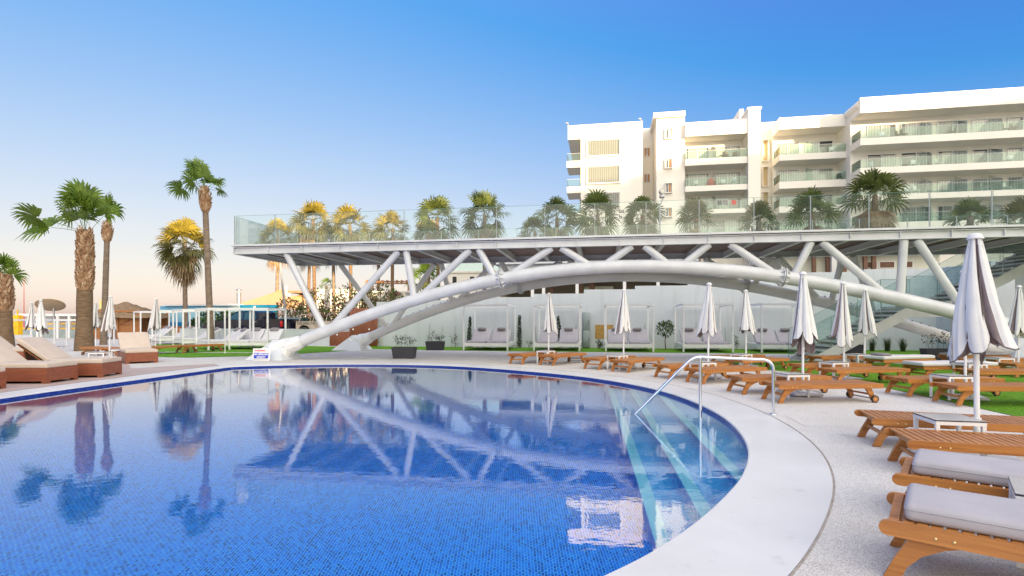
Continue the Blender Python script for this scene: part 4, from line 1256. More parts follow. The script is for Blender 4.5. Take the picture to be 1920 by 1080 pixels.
# mural wall
A = at(300, 634, 48); B = at(449, 570, 46.6)
MP = Plane(A.x, A.y, B.x - A.x, B.y - A.y)
L_ = math.hypot(B.x - A.x, B.y - A.y)
mw = empty('mural_wall', (A.x, A.y, 0), MP.rz, 'long wall painted with a blue sea and sky mural behind the gazebos', 'wall')
mb = MB(); mb.bb(0, L_, 0, .25, 0, 2.75); mb.build('painted_face', MT['mural'], mw)
mb = MB(); mb.bb(.6, L_ + .05, -.3, .5, 2.76, 2.9); mb.build('coping', MT['white'], mw)
mb = MB(); L2 = MP.pix(517, 580)[0]; mb.bb(L_ + .06, L2, -.02, .25, 0, MP.pix(480, 571.5)[1]); mb.build('teal_panel', MT['teal'], mw)
mb = MB(); mb.lathe([(.0,0),(.12,0),(.12,.01),(.0,.01)], n=12); M_ = Matrix.Translation((MP.pix(478, 576)[0], -.03, MP.pix(478, 576)[1])) @ Matrix.Rotation(PI/2, 4, 'X')
q = MB(); q.add([M_ @ Vector(v) for v in mb.v], mb.f); q.build('emblem', MT['signwhite'], mw)
for px, py in ((424, 586), (397, 604)):
    s, z = MP.pix(px, py); pm = MB(); r = random.Random(px)
    pm.tube([(s + .25, -.012, z - 1.0), (s + .1, -.012, z - .4), (s, -.012, z)], .03, 5)
    for k in range(9):
        a = R(-20 + 220 * k / 8); p = []
        for j in range(6):
            t_ = j / 5; p.append((s + math.cos(a) * 1.0 * t_, z + math.sin(a) * .55 * t_ - .55 * t_ * t_))
        for j in range(5):
            w_ = .05 * (1 - j / 5); pm.add([(p[j][0], -.01, p[j][1] + w_), (p[j+1][0], -.01, p[j+1][1] + w_ * .8), (p[j+1][0], -.01, p[j+1][1] - w_ * .8), (p[j][0], -.01, p[j][1] - w_)], [(0,1,2,3)])
    pm.build('painted_palm', MT['leaf_dark'], mw, fix=False)
# metal flue
A = at(448, 640, 50)
e = empty('flue_pipe', (A.x, 50, 0), 0, 'tall galvanised flue pipe with a rain cap behind the mural wall', 'chimney')
zt = at(448, 548, 50).z
mb = MB(); mb.tube([(0,0,0), (0,0,zt)], .19, 12); mb.tube([(0,0,zt-1.0),(0,0,zt-.9)], .215, 12); mb.build('pipe', MT['chimney'], e)
mb = MB(); mb.lathe([(.0,.38),(.28,.2),(.28,.16),(.0,.17)], (0,0,zt), 14); mb.tube([(.15,0,zt-.02),(.15,0,zt+.18)], .012, 4); mb.tube([(-.15,0,zt-.02),(-.15,0,zt+.18)], .012, 4); mb.build('rain_cap', MT['chimney'], e)
# thatched beach hut
A = at(236, 600, 44)
hut = empty('beach_hut', (A.x, 44, 0), R(8), 'brown timber beach bar hut under a shaggy thatched roof', 'hut')
W_ = 2.15
mb = MB(); r = random.Random(2)
zt, ze = at(236, 567, 44).z, at(236, 586, 44).z
lay = 5
for i in range(lay):
    t0, t1 = i / lay, (i + 1.25) / lay
    nn = 28; vs = []
    for k in range(nn):
        a = 2 * PI * k / nn
        sq_ = 1 / max(abs(math.cos(a)), abs(math.sin(a))) ** .6
        for t_, dz in ((t0, .05), (min(t1, 1.12), -.04 + r.uniform(-.10, .03))):
            rr = .12 + 2.7 * t_ * sq_
            vs.append((rr * math.cos(a), rr * math.sin(a), zt - (zt - ze + .3) * t_ + dz))
    mb.add(vs, [(2*k, 2*((k+1)%nn), 2*((k+1)%nn)+1, 2*k+1) for k in range(nn)], 0, False)
mb.build('roof', MT['thatch'], hut, fix=False)
mb = MB()
for x in (-W_, -.4, .55, W_):
    mb = MB(); mb.bb(x - .07, x + .07, -W_ - .07, -W_ + .07, 0, ze); mb.build('post', MT['hutwood'], hut)
for x in (-W_, W_):
    mb = MB(); mb.bb(x - .07, x + .07, W_ - .07, W_ + .07, 0, ze); mb.build('post', MT['hutwood'], hut)
mb = MB(); mb.bb(-W_, W_, -W_ - .06, -W_ + .06, ze + .001, ze + .14); mb.build('roof_beam', MT['hutwood'], hut)
for x0, x1 in ((-1.9, -1.2), (-.5, -1.1), (.65, 1.2)):
    mb = MB(); mb.tube([(x0, -W_, ze - .7), (x1, -W_, ze)], .05, 5); mb.build('brace', MT['teak_dark'], hut)
mb = MB(); mb.bb(-W_ + .08, -.48, -W_ - .03, -W_ + .03, 0, 1.0); mb.bb(.63, 2.08, W_ - .02, W_ + .02, 0, ze - .05); mb.bb(-W_ + .1, W_ - .1, W_ - .03, W_ + .03, 0, ze - .05); mb.build('wall', MT['hutwood'], hut)
mb = MB(); mb.bb(-W_ - .1, -.45, -W_ - .3, -W_ + .2, 1.01, 1.08); mb.build('bar_top', MT['teak_dark'], hut)
mb = MB(); mb.rbox((1.35, -W_ + .0, 1.0), (1.42, .06, 1.96), .01, 1); d = mb.build('door', MT['hutwood'], hut)
mb = MB(); mb.tube([(.75, -W_ - .05, 1.1), (1.95, -W_ - .05, 1.8)], .045, 5); mb.bb(.7, 2.0, -W_ - .06, -W_ - .03, 1.05, 1.15); mb.build('door_brace', MT['teak_dark'], d)
mb = MB(); mb.rbox((.05, -W_ - .04, 1.4), (.62, .02, 1.1), .01, 1); p = mb.build('poster', MT['signwhite'], hut)
mb = MB(); mb.box((.05, -W_ - .055, 1.65), (.5, .006, .5)); mb.build('poster_sky', MT['mural'], p)
mb = MB(); mb.lathe([(.0,0),(.16,.0),(.2,.35),(.05,.6),(.0,.6)], (.05, -W_ - .05, 1.0), 8); q = MB(); q.add([(v[0], -W_ - .06 - .004 * (i % 2), v[2]) for i, v in enumerate(mb.v)], mb.f); q.build('poster_fruit', MT['leaf_bright'], p)
# wooden reception desk and bits beside the hut
A = at(325, 640, 42)
t = empty('service_counter', (A.x, 42, 0), R(6), 'brown timber service counter in front of the blue mural', 'counter')
mb = MB(); mb.bb(-1.6, 1.6, -.35, .35, 0, .95); mb.build('front', MT['hutwood'], t)
mb = MB(); mb.bb(-1.7, 1.7, -.42, .42, .951, 1.0); mb.build('worktop', MT['teak_dark'], t)
A = at(303, 632, 40)
t = empty('drinks_fridge', (A.x, 40, 0), R(4), 'dark grey chest cooler beside the timber counter', 'cooler')
mb = MB(); mb.rbox((0, 0, .42), (1.5, .7, .8), .03, 2); mb.build('chest', MT['greybox'], t)
mb = MB(); mb.rbox((0, 0, .85), (1.54, .74, .06), .02, 2); mb.build('lid', MT['letter'], t)
A = at(326, 636, 38)
t = empty('plastic_chair', (A.x, 38, 0), R(200), 'cream plastic chair in front of the timber counter', 'chair')
mb = MB(); mb.rbox((0, 0, .43), (.5, .48, .04), .015, 2); mb.build('seat', MT['cream_int'], t)
mb = MB(); mb.rbox((0, .24, .68), (.5, .04, .46), .015, 2); mb.build('backrest', MT['cream_int'], t)
for x in (-.22, .22):
    for y in (-.2, .2):
        mb = MB(); mb.bb(x - .02, x + .02, y - .02, y + .02, 0, .41); mb.build('leg', MT['cream_int'], t)
A = at(368, 630, 44)
t = empty('air_conditioner', (A.x, 44, 0), R(4), 'white outdoor air conditioning unit below the mural', 'air conditioner')
mb = MB(); mb.rbox((0, 0, .55), (.9, .35, .65), .02, 2); c_ = mb.build('case', MT['white'], t)
mb = MB(); M_ = Matrix.Translation((-.15, -.19, .55)) @ Matrix.Rotation(PI/2, 4, 'X'); q = MB().lathe([(.0,0),(.26,0),(.26,.02),(0,.02)], n=16); mb.add([M_ @ Vector(v) for v in q.v], q.f); mb.build('fan_grille', MT['ferrous'], c_)
mb = MB(); mb.bb(-.4, -.3, -.15, .15, 0, .22); mb.bb(.3, .4, -.15, .15, 0, .22); mb.build('feet', MT['ferrous'], t)
# beach kiosk and yellow water-sports frame
A = at(105, 640, 44); B = at(140, 592, 44)
k = empty('beach_kiosk', (A.x, 44, 0), R(3), 'white framed beach kiosk with yellow shelves behind the umbrellas', 'kiosk')
hh = B.z
mb = MB(); mb.bb(-3.2, 2.0, 0, 3, hh - .02, hh + .16); mb.bb(-3.2, 2.0, 2.9, 3.0, 0, hh - .03); mb.build('roof', MT['white'], k)
for x in (-3.1, -1.5, .1, 1.0, 1.9):
    mb = MB(); mb.bb(x - .08, x + .08, .0, .16, 0, hh - .03); mb.build('post', MT['white'], k)
mb = MB(); mb.bb(-3.0, 1.9, .2, .8, .75, .85); mb.bb(-1.4, 1.9, .25, .6, 1.15, 1.25); mb.build('shelf', MT['yellow'], k)
mb = MB(); mb.bb(-3.05, 1.85, .05, .12, 0, .72); mb.build('front_panel', MT['greybox'], k)
A = at(33, 640, 40)
t = empty('lifeguard_frame', (A.x, 40, 0), 0, 'bright yellow painted steel lookout frame by the sea', 'lookout')
zt = at(33, 591, 40).z
mb = MB(); mb.bb(-.22, .22, -.2, .2, 0, zt); mb.build('column', MT['yellow'], t)
mb = MB(); mb.tube([(0,0,zt),(0,0,zt+.4)], .05, 6); mb.bb(-.5,.1,-.25,.25,zt-.9,zt-.82); mb.build('arm', MT['yellow'], t)
A = at(2, 632, 46); mb = MB(); mb.lathe([(0,0),(.9,0),(1.0,.2),(.9,.8),(.5,1.05),(0,1.1)], (0,0,0), 14); mb.tube([(0,0,1.05),(0,0,1.5)], .06, 6)
tag(mb.build('yellow_buoy', MT['yellow'], None, (A.x, 46, 0)), 'big yellow buoy standing ashore at the edge of the sea', 'buoy')
A = at(45, 640, 55)
mb = MB(); mb.tube([(0,0,0),(0,0,at(45,523,55).z)], [.05,.02], 6); mb.tube([(0,0,0),(0,0,.4)], .12, 8)
tag(mb.build('radio_mast', MT['signred'], None, (A.x, 55, 0)), 'thin red and white mast against the pale evening sky', 'mast')
A = at(103, 640, 38)
t = empty('reed_parasol', (A.x, 38, 0), 0, 'flat tilted tan parasol disc on a leaning pole above the kiosk', 'parasol')
zt = at(95, 571, 38).z
mb = MB(); mb.tube([(0,0,0),(-.1,0,zt-.25)], .06, 8); mb.build('pole', MT['ferrous'], t)
M_ = Matrix.Translation((-.32, 0, zt)) @ Matrix.Rotation(R(-16), 4, 'Y') @ Matrix.Rotation(R(-24), 4, 'X')
mb = MB(); q = MB().lathe([(0,.07),(.5,.05),(.86,-.02),(.86,-.05),(0,-.02)], n=20); mb.add([M_ @ Vector(v) for v in q.v], q.f, 0, True); mb.build('disc', MT['dish'], t)
A = at(186, 640, 50)
t = empty('beach_flag', (A.x, 50, 0), 0, 'pointed yellow feather flag behind the thick palm trunk', 'flag')
zt = at(184, 560, 50).z
mb = MB(); mb.tube([(0,0,0),(0,0,zt)], .03, 6); mb.build('pole', MT['steel'], t)
mb = MB(); vs = []
for i in range(7):
    t_ = i / 6; vs += [(0, 0, zt - 1.5 * t_), (.55 * math.sin(PI * min(.98, t_ * .75)) , .06 * math.sin(5 * t_), zt - 1.5 * t_)]
mb.add(vs, [(2*i, 2*i+2, 2*i+3, 2*i+1) for i in range(6)], 0, True); mb.build('cloth', MT['flag'], t, fix=False)
# slim grey lamp pole left of the bridge and a floodlight mast by the hotel
A = at(540, 632, 38); B = at(524, 492, 38)
mb = MB(); mb.tube([(0,0,0), (B.x - A.x, 0, B.z + .1)], [.10, .06], 8); 
t = empty('lamp_pole', (A.x, 38, 0.25), 0, 'slim grey leaning lamp pole by the parked pickup', 'pole')
mb.build('pole', MT['cane'], t)
mb = MB(); mb.bb(B.x - A.x - .3, B.x - A.x + .1, -.1, .1, B.z + .1, B.z + .2); mb.build('lamp_head', MT['ferrous'], t)
A = at(1236, 640, 42); B = at(1241, 372, 42)
t = empty('floodlight_mast', (A.x, 42, 0), 0, 'grey floodlight mast with a round lamp in front of the hotel tower', 'lamp')
mb = MB(); mb.tube([(0,0,0), (.05,0,B.z - .6), (B.x - A.x + .1, 0, B.z)], [.09,.06,.05], 8); mb.build('pole', MT['ferrous'], t)
mb = MB(); mb.rbox((.22, 0, B.z + .15), (.34, .3, .25), .03, 2); mb.tube([(.22,-.16,B.z+.55),(.22,.16,B.z+.55)], .22, 16); mb.build('lamp_head', MT['ferrous'], t)
mb = MB(); mb.tube([(.22,-.175,B.z+.55),(.22,-.161,B.z+.55)], .15, 16); mb.build('lens', MT['cream_int'], t)
# ================================================================== PALMS
def frond(mb, o, d, Lp, Lf, n, m, droop, r, spread=105, wind=Vector((0,0,0))):
    d = d.normalized()
    pts = [o]
    for i in range(3):
        dd = (d + Vector((0,0,-1)) * (0.10 * i * droop) + wind * .12 * i).normalized()
        pts.append(pts[-1] + dd * (Lp / 3))
    t = (pts[-1] - pts[-2]).normalized()
    side = t.cross(Vector((0,0,1)))
    if side.length < .05: side = Vector((1,0,0))
    side.normalize(); nrm = side.cross(t)
    ro = r.uniform(-.95, .95); side, nrm = side * math.cos(ro) + nrm * math.sin(ro), nrm * math.cos(ro) - side * math.sin(ro)
    for a, b in zip(pts[:-1], pts[1:]):
        w_ = side * .022
        mb.add([a - w_, b - w_ * .7, b + w_ * .7, a + w_], [(0,1,2,3)], m)
    e = pts[-1]
    cup = r.uniform(.05, .35)
    for i in range(n):
        an = R(-spread + 2 * spread * (i + r.uniform(-.2, .2)) / (n - 1))
        dl = (t * math.cos(an) + side * math.sin(an) + nrm * cup * abs(math.sin(an))).normalized()
        L = Lf * (.70 + .30 * math.cos(an * .7)) * r.uniform(.88, 1.08)
        lat = dl.cross(nrm).normalized()
        nz = nrm * (.02 if i % 2 else -.02)
        ws = [.012, .052, .040, .004]
        rr = [.06, .45, .76, 1.0]
        P_ = []
        for q, x in enumerate(rr):
            dr = droop * (.9 if q < 3 else 1.15)
            c = e + dl * (L * x) + Vector((0,0,-1)) * (dr * L * .40 * x ** 3) + wind * (L * .5 * x * x) + nz * (1 if q in (1, 2) else 0)
            P_.append(c)
        sc_ = Lf / .95
        vs = []
        for c, w_ in zip(P_, ws):
            vs += [c - lat * w_ * sc_, c + lat * w_ * sc_]
        mb.add(vs, [(0,1,3,2),(2,3,5,4),(4,5,7,6)], m)
def boots(mb, axis, z0, z1, r0, n, r, m=0, size=1.0):
    """old leaf bases: upward pointing wedges in a spiral round the trunk; axis(z)->centre, r0(z)->radius"""
    for i in range(n):
        f = i / n; z = z0 + (z1 - z0) * f
        a = i * 2.399963 + r.uniform(-.15, .15)
        c = axis(z); rad = r0(z)
        er = Vector((math.cos(a), math.sin(a), 0)); et = Vector((-er.y, er.x, 0))
        tilt = r.uniform(-.35, .35)
        L = r.uniform(.20, .36) * size; w_ = r.uniform(.06, .11) * size; out = r.uniform(.06, .15) * size
        b = c + er * (rad - .02)
        up = (Vector((0,0,1)) + et * tilt).normalized()
        tip = b + up * L + er * out
        vs = [b - et * w_, b + et * w_, tip + et * w_ * .55, tip - et * w_ * .55, b + er * .07 * size + up * .02]
        vs2 = vs + [tip - er * .05 * size]
        mb.add(vs2, [(0,1,4),(1,2,4),(2,3,4),(3,0,4),(0,3,5),(1,5,2),(2,5,3)], m)
def palm(label, px, py_base, d, ztop, r0, crown, lean=(0,0), bark='trunk', boot=None, skirt=0, seed=1, wind=(-.35,0,0), nf=34, Lp=1.1, Lf=1.0, mats=('frond',), up=(-25,85), group=None, zb=0.0, nl=17, mixp=0.0, curve=0.0, extra=()):
    r = random.Random(seed)
    X = (px - 960) * d / 1000
    root = empty('fan_palm', (X, d, zb), 0, label, 'palm tree', group)
    H = ztop - zb
    def axis(z):
        f = z / H
        return Vector((lean[0] * f + curve * math.sin(PI * f), lean[1] * f, z))
    def rad(z):
        f = z / H
        return r0 * (1.20 - .20 * min(1, f * 5)) * (1 - .16 * f) if f < .95 else r0 * .74
    mb = MB(); zs = [H * i / 14 for i in range(15)]
    rr = [rad(z) * (1 + r.uniform(-.03, .03)) for z in zs]
    mb.tube([axis(z) for z in zs], rr, 14, 0)
    mb.build('trunk', MT[bark], root)
    if boot:
        b0, b1, cnt, size, bulge = boot
        mb = MB()
        boots(mb, axis, H * b0, H * b1, lambda z: rad(z) * (1 + bulge * math.sin(PI * min(1, max(0, (z / H - b0) / (b1 - b0))) ** .8)), cnt, r, 0, size)
        zz = [H * (b0 + (b1 - b0) * i / 8) for i in range(9)]
        for q_ in range(len(mb.m)): mb.m[q_] = 1 if (q_ // 7) * 7919 % 10 < 4 else 0
        mb.tube([axis(z) for z in zz], [rad(z) * (1 + bulge * math.sin(PI * (i / 8) ** .8)) * .98 + .01 for i, z in enumerate(zz)], 14, 0)
        mb.build('leaf_base_boots', [MT['boot'], MT['boot_pale']], root, fix=False)
    top = axis(H)
    mb = MB(); wv = Vector(wind)
    for i in range(nf):
        f = (i + .5) / nf
        el = R(up[0] + (up[1] - up[0]) * f ** .9 + r.uniform(-8, 8))
        az = i * 2.399963 + r.uniform(-.3, .3)
        d_ = Vector((math.cos(az) * math.cos(el), math.sin(az) * math.cos(el), math.sin(el))) + wv * r.uniform(.4, 1.1)
        m = 0
        if len(mats) > 1 and r.random() < (mixp if mixp else f): m = 1
        if len(mats) > 1 and not mixp: m = 1 if f > .55 else 0
        frond(mb, top + Vector((0, 0, -.5 * (1 - f))), d_, Lp * r.uniform(.75, 1.15), Lf * r.uniform(.8, 1.1), nl, m, .5 + .6 * (1 - f), r, wind=wv * .5)
    for dv, lp, lf in extra: frond(mb, top + Vector((0,0,-.15)), Vector(dv), lp, lf, nl + 4, 0, .75, r, wind=wv * .25)
    mb.build('crown', [MT[k] for k in mats], root, fix=False)
    if skirt:
        mb = MB()
        for i in range(skirt):
            el = R(r.uniform(-80, -35)); az = r.uniform(0, 2 * PI)
            d_ = Vector((math.cos(az) * math.cos(el), math.sin(az) * math.cos(el), math.sin(el)))
            frond(mb, top + Vector((0, 0, -.4 - r.uniform(0, 1.2))), d_, Lp * r.uniform(.4, .9), Lf * r.uniform(.7, 1.0), 11, 0 if r.random() < .8 else 1, 1.3, r, 70)
        mb.build('dead_frond_skirt', [MT['frond_dead'], MT['frond_olive']], root, fix=False)
    return root
W1 = (-.40, 0, .05)
palm('stout palm with a red brown boot covered upper trunk and windswept green crown', 158, 656, 26.0, 5.9, .345, None, (.05, 0), 'trunk', (.50, .985, 230, .85, .06), 0, 21, (-.16,0,.50), 12, 1.45, 1.15, up=(38, 95), nl=24, extra=[((-1,.1,.22),1.9,1.35),((-1,-.3,.42),2.0,1.2)])
palm('slender palm rising close behind the stout boot covered palm trunk', 194, 648, 32.0, 7.45, .165, None, (.25, 0), 'trunk_grey', (.83, .985, 70, .8, .8), 0, 35, (.06,0,.6), 6, 1.1, .9, up=(58, 95), nl=20)
palm('tallest slim palm with a small windblown crown and ball of old leaf bases', 396, 650, 30.0, 9.0, .175, None, (-.38, 0), 'trunk_grey', (.84, .985, 90, .85, .8), 0, 42, (-.36,0,.32), 11, 1.0, .92, up=(18, 92), nl=20, extra=[((-1,0,.12),1.25,.9),((1,.2,.0),.7,.6)])
palm('bushy palm with sunlit yellow top and hanging dead fronds beside the tallest palm', 348, 640, 45.0, 8.0, .19, None, (-.1, 0), 'trunk_grey', None, 26, 57, (-.12,0,0), 44, 1.25, 1.25, ('frond_olive','frond_yellow_lit'), up=(-50, 85), nl=18)
palm('short palm with shaggy trunk and small green tuft next to the yellow frame', 13, 652, 29.0, 4.0, .30, None, (-.12, 0), 'trunk', (.50, .985, 90, 1.0, .15), 0, 63, (-.10,0,.45), 8, .7, .72, up=(40, 92))
BG = 'palms standing beyond the footbridge'
bgp = [ # px, d, crown-centre py, label, mats, skirt, size
 (518, 58, 440, 'low golden palm seen through the free end of the bridge glass', ('frond_olive','frond_yellow_lit'), 8, .95),
 (591, 58, 408, 'golden palm directly above the first bridge strut', ('frond_olive','frond_yellow_lit'), 14, 1.05),
 (577, 66, 452, 'small low palm tucked beneath the golden palm over the first strut', ('frond_olive',), 6, .8),
 (627, 62, 448, 'low golden palm between two taller golden palms', ('frond_olive','frond_yellow_lit'), 6, .8),
 (659, 56, 418, 'golden palm with pale hanging skirt behind the second bridge strut', ('frond_olive','frond_yellow_lit'), 22, 1.0),
 (735, 58, 424, 'solitary rounded golden palm with its trunk lit orange under the deck', ('frond_olive','frond_yellow_lit'), 8, .95),
 (708, 64, 447, 'low olive palm beside the solitary rounded golden palm', ('frond_olive',), 4, .75),
 (805, 62, 436, 'small yellow lit palm crown low in front of a dark green one', ('frond_olive','frond_yellow_lit'), 6, .85),
 (823, 54, 404, 'dark green shaggy palm behind a small yellow lit crown', ('frond_dim','frond_dim'), 20, 1.15),
 (909, 50, 396, 'dark green palm with drooping sides left alone before the pale sky', ('frond_dim','frond_dim'), 22, 1.15),
 (1002, 50, 428, 'small dim palm beside the hotel end wall', ('frond_dim',), 8, .8),
 (1045, 48, 402, 'dim green palm beside the corner balconies of the hotel', ('frond_dim','frond_dim'), 18, 1.05),
 (1121, 47, 395, 'dim palm in front of the two curtained gable windows', ('frond_dim','frond_dim'), 22, 1.1),
 (1208, 46, 398, 'dim palm in front of the link with orange shutters', ('frond_dim','frond_dim'), 18, 1.0),
 (1312, 40, 402, 'green palm over rocks beside the floodlight mast', ('frond_dim','frond_olive'), 44, 1.0),
 (1416, 40, 404, 'green palm below the tall chimney stack', ('frond_dim','frond_olive'), 44, 1.0),
 (1524, 40, 392, 'wide shaggy palm with brown skirt below the second balcony bay', ('frond_dim','frond_dim'), 46, 1.2),
 (1640, 40, 358, 'highest hotel palm with thick brown skirt at the corner of the great wing', ('frond_dim','frond_dim'), 60, 1.3),
 (1824, 38, 398, 'dark rounded palm in front of the lower wing balconies', ('frond_dim',), 8, .95),
 (1916, 36, 402, 'spiky palm cut by the picture edge in front of the wing', ('frond_dim','frond_olive'), 8, 1.1),
]
for i, (px, d, py, lab, mats, sk, s_) in enumerate(bgp):
    zt = EYE + (600 - py) * d / 1000
    k = d / 1000 * 48
    Lt = min(2.8, k * .95 * s_)
    palm(lab, px, 620, d, zt - .3, .20 + .04 * (d < 47), None, (random.Random(i).uniform(-.3, .3), 0), 'trunk' if i % 3 else 'trunk_grey', None, sk, 100 + i, (-.08, 0, 0), 34, Lt * .50, Lt * .52, mats, up=((-50, 88) if sk < 40 else (2, 88)), group=BG, nl=14)

# ================================================================== SHRUBS AND PLANTS
def leaf_cloud(mb, c, rad, n, size, r, mats=1, upb=.3, weights=None):
    c = Vector(c)
    for _ in range(n):
        while True:
            p = Vector((r.uniform(-1,1), r.uniform(-1,1), r.uniform(-1,1)))
            if p.length < 1: break
        if r.random() < .6: p = p.normalized() * r.uniform(.7, 1.03)
        q = c + Vector((p.x * rad[0], p.y * rad[1], p.z * rad[2]))
        d = (p + Vector((r.uniform(-.7,.7), r.uniform(-.7,.7), r.uniform(-.5,.7) + upb))).normalized()
        s_ = d.cross(Vector((r.uniform(-1,1), r.uniform(-1,1), r.uniform(-1,1))))
        if s_.length < .05: continue
        s_.normalize(); L = size * r.uniform(.7, 1.3); w_ = L * .22
        m = 0 if mats == 1 else r.choices(range(mats), weights)[0]
        mb.add([q, q + d * L * .5 + s_ * w_, q + d * L, q + d * L * .5 - s_ * w_], [(0,1,2,3)], m)
def shrub(name, loc, lumps, n, size, label, cat, mats, weights=None, seed=1, stems=3, group=None, stemh=.5):
    r = random.Random(seed)
    root = empty(name, loc, 0, label, cat, group)
    mb = MB()
    for (c, rad) in lumps: leaf_cloud(mb, c, rad, n, size, r, len(mats), .3, weights)
    mb.build('foliage', [MT[k] for k in mats], root, fix=False)
    mb = MB()
    for i in range(stems):
        c, rad = lumps[i % len(lumps)]
        mb.tube([(c[0]*.2 + r.uniform(-.05,.05), c[1]*.2, 0), (c[0] * .7, c[1] * .7, c[2] * .6), (c[0] + r.uniform(-.1,.1), c[1], c[2] + rad[2]*.6)], [.03, .022, .008], 5)
    mb.build('stems', MT['stem'], root)
    return root
G_O = 'oleanders behind the parking wall'
for i, (px, d, lumps, lab) in enumerate((
    (557, 39, [((-.6,0,1.6),(1.0,.8,1.3)),((.5,.2,1.3),(.9,.8,1.1))], 'olive green oleander bush behind the pale jeep'),
    (588, 41, [((0,0,2.0),(.9,.8,1.7)),((.6,.2,1.2),(.8,.8,1.0))], 'tall thin oleander bush crossed by the first bridge strut'),
    (640, 38, [((-.5,0,1.9),(1.1,.9,1.2)),((.6,.1,2.4),(1.0,.9,1.4)),((.1,-.2,1.2),(1.5,.9,1.0))], 'broad oleander bush with pink flowers between the two strut feet'),
    (683, 36, [((0,0,2.3),(.9,.7,1.0)),((.5,.1,1.9),(.7,.6,.9))], 'pink flowered oleander bush above the red timber screen'),
    (715, 40, [((0,0,2.8),(1.3,.8,1.1)),((.9,.1,2.4),(.9,.7,1.0))], 'sunlit reddish oleander bush below the roof pergola'))):
    shrub('oleander_bush', ((px - 960) * d / 1000, d, .25), lumps, 700, .20, lab, 'bush', ('leaf_mid','leaf_bright','flower'), (5, 3, 2), 200 + i, 6, G_O)
def wplace(px, off): 
    s = WALL.pix(px, 640, off)[0]
    return WALL.pt(s, off, .008)
for i, (px, h, lean, lab) in enumerate(((880, 1.55, .05, 'thin dark cypress behind the gazebo nearest the arch footing'), (974, 1.65, .0, 'thin dark cypress standing between two gazebos'), (1050, 1.6, -.12, 'thin leaning cypress behind the umbrella and two mattresses'))):
    r = random.Random(300 + i); p = wplace(px, -.55)
    root = empty('cypress', p, 0, lab, 'cypress', 'young cypresses along the white wall')
    mb = MB(); K = 10
    for k in range(K):
        f = k / K
        leaf_cloud(mb, (lean * 1.3 * (f - .3), 0, .12 + h * f), (.13 * (1 - .65 * f), .13 * (1 - .65 * f), h / K * .8), 90, .075, r, 1, 1.2)
    mb.build('foliage', MT['leaf_dark'], root, fix=False)
    mb = MB(); mb.tube([(-lean*.4,0,0), (lean * .8, 0, h)], [.018, .006], 5); mb.build('stem', MT['stem'], root)
p = wplace(1247, -1.0)
root = empty('citrus_tree', p, 0, 'small round citrus tree on a bare stem between two gazebos', 'tree')
r = random.Random(9); mb = MB(); leaf_cloud(mb, (0,0,1.02), (.40,.40,.36), 330, .12, r, 2, .2, (3, 2)); leaf_cloud(mb, (.12,0,1.22), (.24,.24,.2), 110, .12, r, 2, .2, (1, 2)); mb.build('crown', [MT['leaf_dark'], MT['leaf_bright']], root, fix=False)
mb = MB(); mb.tube([(.03,0,0),(0,0,.4),(.02,0,.75)], [.03,.024,.02], 6)
for a in range(5): mb.tube([(.02,0,.68),(.25*math.cos(a*1.3),.25*math.sin(a*1.3),1.05)], [.014,.006], 4)
mb.build('trunk', MT['stem'], root)
def sprig(mb, x, y, z0, h, r, n=14, size=.07, mb2=None, spread=.14):
    top = (x + r.uniform(-.06,.06), y, z0 + h)
    mb2.tube([(x,y,z0),(x + r.uniform(-.03,.03), y, z0 + h*.5), top], [.008,.006,.003], 4)
    for _ in range(n):
        t_ = r.uniform(.3, 1.0)
        c = Vector((x + (top[0]-x) * t_, y, z0 + h * t_)) + Vector((r.uniform(-spread,spread), r.uniform(-spread,spread), r.uniform(-.04,.06)))
        leaf_cloud(mb, c, (.03,.03,.03), 2, size, r)
def planter(loc, rz, W_, lab, n, seed, hmax=.5):
    r = random.Random(seed)
    t = empty('planter', loc, rz, lab, 'planter', 'dark trough planters around the terrace')
    mb = MB(); h = .44
    a, b = W_ / 2, .20
    vs = [(-a*.88,-b*.8,0),(a*.88,-b*.8,0),(a*.88,b*.8,0),(-a*.88,b*.8,0),(-a,-b,h),(a,-b,h),(a,b,h),(-a,b,h),(-a+.03,-b+.03,h),(a-.03,-b+.03,h),(a-.03,b-.03,h),(-a+.03,b-.03,h),(-a+.03,-b+.03,h-.05),(a-.03,-b+.03,h-.05),(a-.03,b-.03,h-.05),(-a+.03,b-.03,h-.05)]
    mb.add(vs, [(0,3,2,1),(0,1,5,4),(1,2,6,5),(2,3,7,6),(3,0,4,7),(4,5,9,8),(5,6,10,9),(6,7,11,10),(7,4,8,11),(8,9,13,12),(9,10,14,13),(10,11,15,14),(11,8,12,15)])
    mb.build('trough', MT['planter'], t)
    mb = MB(); mb.bb(-a+.035, a-.035, -b+.035, b-.035, h-.09, h-.049); mb.build('soil', MT['soil'], t)
    mb = MB(); st = MB()
    for i in range(n):
        sprig(mb, -a*.75 + 1.5*a*(i+.5)/n + r.uniform(-.08,.08), r.uniform(-.05,.05), h-.05, hmax*r.uniform(.55,1.1), r, 16, .075, st)
    o = mb.build('plants', MT['leaf_dark'], t, fix=False); st.build('stems', MT['stem'], o)
    return t
planter(gr(758, 672), R(-6), .92, 'dark planter with thin sprigs alone on the bare deck near the arch footing', 6, 1)
planter(gr(816, 656.5), R(-8), .92, 'dark planter with grey green sprigs on the turf before the white wall', 6, 2)
p = at(1592, 0, 22.9); planter((p.x, 22.9, .008), R(-5), 1.05, 'dark planter with two leafy shrubs beyond the stair stringer', 4, 3, .62)
p = at(1760, 0, 19.6); planter((p.x, 19.6, .008), R(-5), 1.1, 'dark planter with wispy shrubs behind the cushioned lounger', 5, 4, .75)
